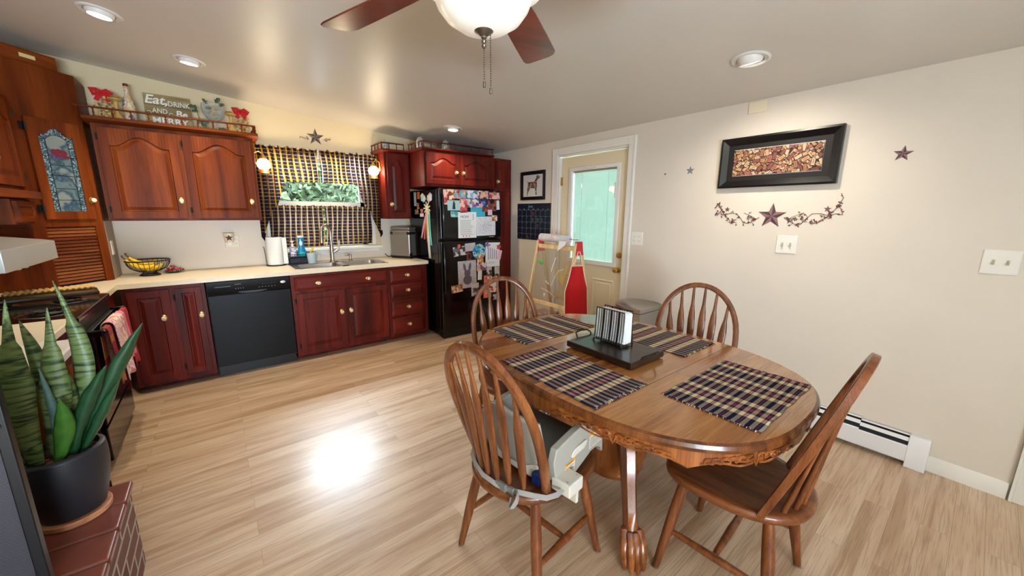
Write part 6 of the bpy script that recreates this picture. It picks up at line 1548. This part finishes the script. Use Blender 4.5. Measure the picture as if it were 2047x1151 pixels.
# ------------------------------------------------------------------ recessed eyeball lights
M['lamp'] = mat('lit_lamp', (255, 250, 240), .3, emit=14, ecol=(255, 244, 226)); M['trimw'] = mat('lamp_trim', (226, 222, 218), .4)
tilt = math.atan(.096)
def downlight(x, y, label, aim, watts, col=(1, .84, .58), spread=2.3):
    z = ceil_z(x); t = thing('recessed_light', label, 'ceiling light', (x, y, z-.001), 0, 'recessed eyeball ceiling lights'); t.rotation_euler = (0, tilt, 0)
    MB().lathe([(.068, -.004), (.088, -.008), (.098, -.003), (.098, 0), (.066, 0)], 36, cap=False).build('trim_ring', M['trimw'], t)
    d = Vector((aim[0]-x, aim[1]-y, aim[2]-z)).normalized()
    mb = MB(); q = d*.02; mb.lathe([(.067, -.035), (.066, -.012), (.062, .01), (.056, .022), (.05, .022)], 32, (0, 0, 0), d, cap=False); mb.build('eyeball', M['trimw'], t)
    mb = MB(); mb.lathe([(0, .017), (.053, .017), (.052, .021), (0, .025)], 28, (0, 0, 0), d); mb.build('lamp', M['lamp'], t)
    l = bpy.data.lights.new('spot_light', 'SPOT'); l.energy = watts; l.color = col; l.spot_size = spread; l.spot_blend = 1; l.shadow_soft_size = .045
    o = bpy.data.objects.new('spot_light', l); COL.objects.link(o); o.location = Vector((x, y, z))+d*.04; o.rotation_euler = d.to_track_quat('-Z', 'Y').to_euler()
downlight(-.37, 3.36, 'recessed light at the top left, above the stove corner', (-.5, 3.5, 0), 50)
downlight(.0, 3.83, 'recessed light in front of the lettered sign', (.0, 4.1, 0), 60)
downlight(2.11, 3.7, 'recessed light in front of the fridge', (2.2, 3.65, 0), 50)
downlight(2.45, .985, 'recessed eyeball light in front of the cork picture, tilted at the wall', (3.1, .98, .8), 38, (1, .9, .74))

# ------------------------------------------------------------------ brick hearth, plant and mesh screen
M['brick'], nt, b = nmat('hearth_brick'); N = nt.nodes.new; setp(b, .75, 0, .3)
tc = N('ShaderNodeTexCoord'); sx = N('ShaderNodeSeparateXYZ'); cb = N('ShaderNodeCombineXYZ'); ad = N('ShaderNodeMath'); ad.operation = 'ADD'
nt.links.new(tc.outputs['Object'], sx.inputs[0]); nt.links.new(sx.outputs[0], ad.inputs[0]); nt.links.new(sx.outputs[1], ad.inputs[1]); nt.links.new(ad.outputs[0], cb.inputs[0]); nt.links.new(sx.outputs[2], cb.inputs[1])
br = N('ShaderNodeTexBrick'); br.inputs['Scale'].default_value = 1; br.inputs['Brick Width'].default_value = .21; br.inputs['Row Height'].default_value = .073; br.inputs['Mortar Size'].default_value = .008; br.inputs['Mortar Smooth'].default_value = .2
br.inputs['Color1'].default_value = lin((112, 76, 64)); br.inputs['Color2'].default_value = lin((130, 94, 82)); br.inputs['Mortar'].default_value = lin((184, 180, 176))
nt.links.new(cb.outputs[0], br.inputs['Vector']); nt.links.new(br.outputs['Color'], b.inputs['Base Color'])
bp = N('ShaderNodeBump'); bp.inputs['Strength'].default_value = .6; bp.inputs['Distance'].default_value = .006; bp.invert = True; nt.links.new(br.outputs['Fac'], bp.inputs['Height']); nt.links.new(bp.outputs['Normal'], b.inputs['Normal'])
M['tile'] = mat('quarry_tile', (122, 66, 54), .3, spec=.5, var=.12, vscale=14)
HX, HY0, HY1, HZ = -.376, .6, 2.0, .385
t = thing('hearth', 'raised brick hearth capped with glossy red-brown tiles', 'hearth', (0, 0, 0))
MB().box(XL+.003, HX-.012, HY0, HY1-.012, 0, HZ-.028).build('brick_base', M['brick'], t, smooth=False)
y = HY1; 
while y > HY0:
    y1 = max(HY0, y-.152)
    mb = MB(); mb.box(-.68, HX, y1+.0025, y, HZ-.03, HZ); mb.build('cap_tile', M['tile'], t, bevel=.011, seg=3)
    mb = MB(); mb.box(-.985, -.684, y1+.0025, y, HZ-.03, HZ-.001); mb.box(XL+.003, -.989, y1+.0025, y, HZ-.03, HZ-.001); mb.build('cap_tile', M['tile'], t, bevel=.003)
    y = y1
t = thing('plant_saucer', 'round pale wooden saucer under the black plant pot', 'saucer', (-.505, 1.87, HZ+.0005)); M['beech'] = wood('beech', (176, 112, 76), (206, 144, 104), (222, 166, 126), 'x', 1, .45, .2, pore=.1)
MB().lathe([(.0, 0), (.088, 0), (.092, .004), (.093, .02), (.09, .023), (.08, .022), (0, .022)], 36).build('saucer', M['beech'], t)
t = thing('snake_plant', 'tall variegated snake plant in a rounded black ribbed pot', 'potted plant', (-.505, 1.87, HZ+.023))
M['pot'] = mat('ribbed_black_pot', (34, 34, 40), .45)
prof = [(.0, 0), (.07, 0), (.08, .006)]; n = 46
for i in range(n+1):
    q = i/n; prof.append((.08+.029*math.sin(q*PI*.62)+.0008*(i % 2), .008+.222*q))
prof += [(.1, .235), (.093, .236), (.09, .21), (.0, .205)]
MB().lathe(prof, 40).build('pot', M['pot'], t, ang=80)
M['soil'] = blotch('bark_soil', [(60, 30, 22), (96, 52, 38), (40, 22, 18), (130, 80, 62)], 70, .9)
mb = MB(); rr = random.Random(3)
mb.lathe([(.0905, .19), (.0905, .212), (0, .214)], 24)
for i in range(130):
    a, q = rr.uniform(0, 2*PI), .085*math.sqrt(rr.random()); mb.ball((q*math.cos(a), q*math.sin(a), .214), rr.uniform(.004, .008), 5, (1.4, 1, .7))
mb.build('soil', M['soil'], t)
M['snake'], nt, b = nmat('snake_leaf'); N = nt.nodes.new; L_ = nt.links.new; setp(b, .4, 0, .4)
uv = N('ShaderNodeUVMap'); mp = N('ShaderNodeMapping'); mp.inputs['Scale'].default_value = (7, 58, 1); L_(uv.outputs[0], mp.inputs[0])
nz = N('ShaderNodeTexNoise'); nz.inputs['Scale'].default_value = 1; nz.inputs['Detail'].default_value = 4; nz.inputs['Distortion'].default_value = 1.2; L_(mp.outputs[0], nz.inputs['Vector'])
rp = N('ShaderNodeValToRGB'); e = rp.color_ramp.elements; e[0].position = .36; e[0].color = lin((32, 48, 32)); e[1].position = .56; e[1].color = lin((104, 120, 72)); q = e.new(.45); q.color = lin((68, 88, 46))
L_(nz.outputs['Fac'], rp.inputs['Fac']); L_(rp.outputs['Color'], b.inputs['Base Color'])
M['snake2'] = mat('dark_leaf', (26, 62, 34), .35, var=.25, vscale=26); M['snake3'] = mat('bright_leaf', (58, 104, 34), .35, var=.25, vscale=30); M['snake4'] = mat('blue_green_leaf', (76, 106, 98), .4, var=.2, vscale=40)
def leaf(bx, by, tip, wmax, m, wpos=.45, bow=(0, 0), twist=.3, face=0.0, tipthin=.0, cup=.012):
    """blade from the soil to a tip (local metres); face = direction its flat side looks, in radians"""
    B = Vector((bx, by, .205)); T = Vector(tip); n_ = 26
    def fn(u, v):
        c = B.lerp(T, v)+Vector((bow[0], bow[1], 0))*math.sin(v*PI)
        w = wmax*(.45+.55*min(1, v/wpos)) if v < wpos else wmax*max(.0, 1-((v-wpos)/(1-wpos))**(2.0-tipthin))
        if tipthin and v > .75: w = min(w, wmax*(.34*(1-v)/.25+.03))
        a = face+twist*(v-.3); s = Vector((math.cos(a), math.sin(a), 0)); f = Vector((-math.sin(a), math.cos(a), 0)); k = (u-.5)*2
        return c+s*(k*w*.5)+f*(cup*(k*k)*min(1, w/wmax*1.2))+Vector((0, 0, .003*math.sin(v*30+k)))*w/wmax
    L = (T-B).length
    mb = MB(); mb.grid(lambda u, v: tuple(fn(u, v)), 6, n_, uv=lambda u, v: (u*wmax+bx*3, v*L+by)); mb.build('leaf', m, t, thick=.0035, ang=180)
TIP = [   # base x, base y, tip, width, material, ...
    (-.045, -.045, (-.01, -.08, .78), .074, M['snake'], .5, (-.012, 0), .25, .05, .9),
    (-.005, -.015, (.052, -.02, .735), .078, M['snake'], .42, (.0, 0), -.2, -.1, .8),
    (.01, .02, (.065, .03, .815), .058, M['snake'], .42, (.05, 0), 1.2, -.5, .3),
    (-.06, .01, (-.085, -.02, .71), .076, M['snake'], .5, (-.045, 0), .1, .2, .0),
    (-.075, -.03, (-.16, -.06, .56), .07, M['snake'], .5, (-.02, 0), .1, .1, .0),
    (.045, .0, (.262, -.02, .645), .05, M['snake2'], .62, (-.01, 0), .3, .15, .0),
    (.03, -.03, (.158, -.05, .52), .044, M['snake2'], .62, (-.015, 0), .3, .0, .0),
    (.05, -.02, (.18, -.04, .455), .036, M['snake2'], .5, (.0, 0), .3, .2, .0),
    (.0, -.05, (.045, -.075, .44), .05, M['snake3'], .45, (.012, 0), .2, .0, .0),
    (.0, -.03, (.012, -.05, .545), .026, M['snake4'], .4, (.018, 0), .8, .6, .0),
    (-.08, .03, (-.125, .0, .63), .06, M['snake'], .5, (-.01, 0), .1, .1, .0),
    (-.015, .05, (.0, .06, .56), .062, M['snake'], .5, (.0, 0), .1, -.1, .0),
    (.02, .0, (.03, .0, .60), .055, M['snake'], .5, (.015, 0), .3, .1, .0),
    (-.03, .04, (-.03, .05, .69), .05, M['snake'], .45, (.02, .02), .3, .3, .0)]
for k in TIP: leaf(*k)
t = thing('fireplace_screen', 'black framed mesh fireplace screen standing on the hearth at the left edge', 'fireplace screen', (0, 1.5, HZ+.0005))
M['mesh'], nt, b = nmat('black_mesh'); N = nt.nodes.new; setp(b, .4, .3, .5)
tc = N('ShaderNodeTexCoord'); ck = N('ShaderNodeTexChecker'); ck.inputs['Scale'].default_value = 420; ck.inputs['Color1'].default_value = lin((24, 24, 30)); ck.inputs['Color2'].default_value = lin((86, 84, 92)); nt.links.new(tc.outputs['Object'], ck.inputs['Vector']); nt.links.new(ck.outputs['Color'], b.inputs['Base Color'])
h_ = .72
mb = MB(); mb.box(-.499, -.475, -.015, .015, 0, h_); mb.box(-1.2, -1.176, -.015, .015, 0, h_); mb.box(-1.176, -.499, -.015, .015, 0, .024); mb.box(-1.176, -.499, -.015, .015, h_-.024, h_); mb.build('frame', M['blackm'], t, bevel=.004)
MB().box(-1.178, -.497, -.003, .003, .022, h_-.022).build('mesh_panel', M['mesh'], t, smooth=False)
mb = MB(); mb.box(-.52, -.485, -.025, -.015, .52, .532); mb.build('latch', M['steel'], t, bevel=.002)
mb = MB(); mb.box(-.56, -.53, -.1, .1, 0, .016); mb.box(-1.14, -1.11, -.1, .1, 0, .016); mb.build('foot', M['blackm'], t, bevel=.003)

# ------------------------------------------------------------------ sky and added fill lamps
w = bpy.data.worlds.new('sky'); bpy.context.scene.world = w; w.use_nodes = True
bg = w.node_tree.nodes['Background']; bg.inputs['Color'].default_value = (.80, .93, 1, 1); bg.inputs['Strength'].default_value = 20
def area(name, loc, aim, sx, sy, e, col):
    l = bpy.data.lights.new(name, 'AREA'); l.shape = 'RECTANGLE'; l.size = sx; l.size_y = sy; l.energy = e; l.color = col
    o = bpy.data.objects.new(name, l); COL.objects.link(o); o.location = loc; o.rotation_euler = (Vector(aim)-Vector(loc)).to_track_quat('-Z', 'Y').to_euler(); return o
area('daylight_fill', (-.45, YN-.8, .5), (.2, 2.0, 2.45), 1.6, 1.1, 620, (.68, .84, 1))  # added fill lamp outside the unseen window, aimed up to brighten the ceiling
area('daylight_fill', (.985, YB+.22, 1.93), (.55, 2.2, .0), .9, .2, 55, (.72, .87, 1))  # added lamp panel hidden behind the valance, throws cool light on the floor
dg = bpy.context.evaluated_depsgraph_get()
for o in [o for o in bpy.data.objects if o.type == 'FONT']:      # lettering becomes ordinary mesh
    me = bpy.data.meshes.new_from_object(o.evaluated_get(dg)); n = bpy.data.objects.new('tmp', me); COL.objects.link(n)
    n.parent = o.parent; n.location = o.location; n.rotation_euler = o.rotation_euler; n.scale = o.scale; nm = o.name; bpy.data.objects.remove(o); n.name = nm
sc = bpy.context.scene
sc.view_settings.view_transform = 'Standard'; sc.view_settings.look = 'None'; sc.view_settings.exposure = .18; sc.view_settings.gamma = 1
sc.cycles.max_bounces = 8; sc.cycles.diffuse_bounces = 4; sc.cycles.glossy_bounces = 4; sc.cycles.transparent_max_bounces = 12; sc.cycles.caustics_reflective = False; sc.cycles.caustics_refractive = False
sc.cycles.sample_clamp_indirect = 6; sc.cycles.use_denoising = True
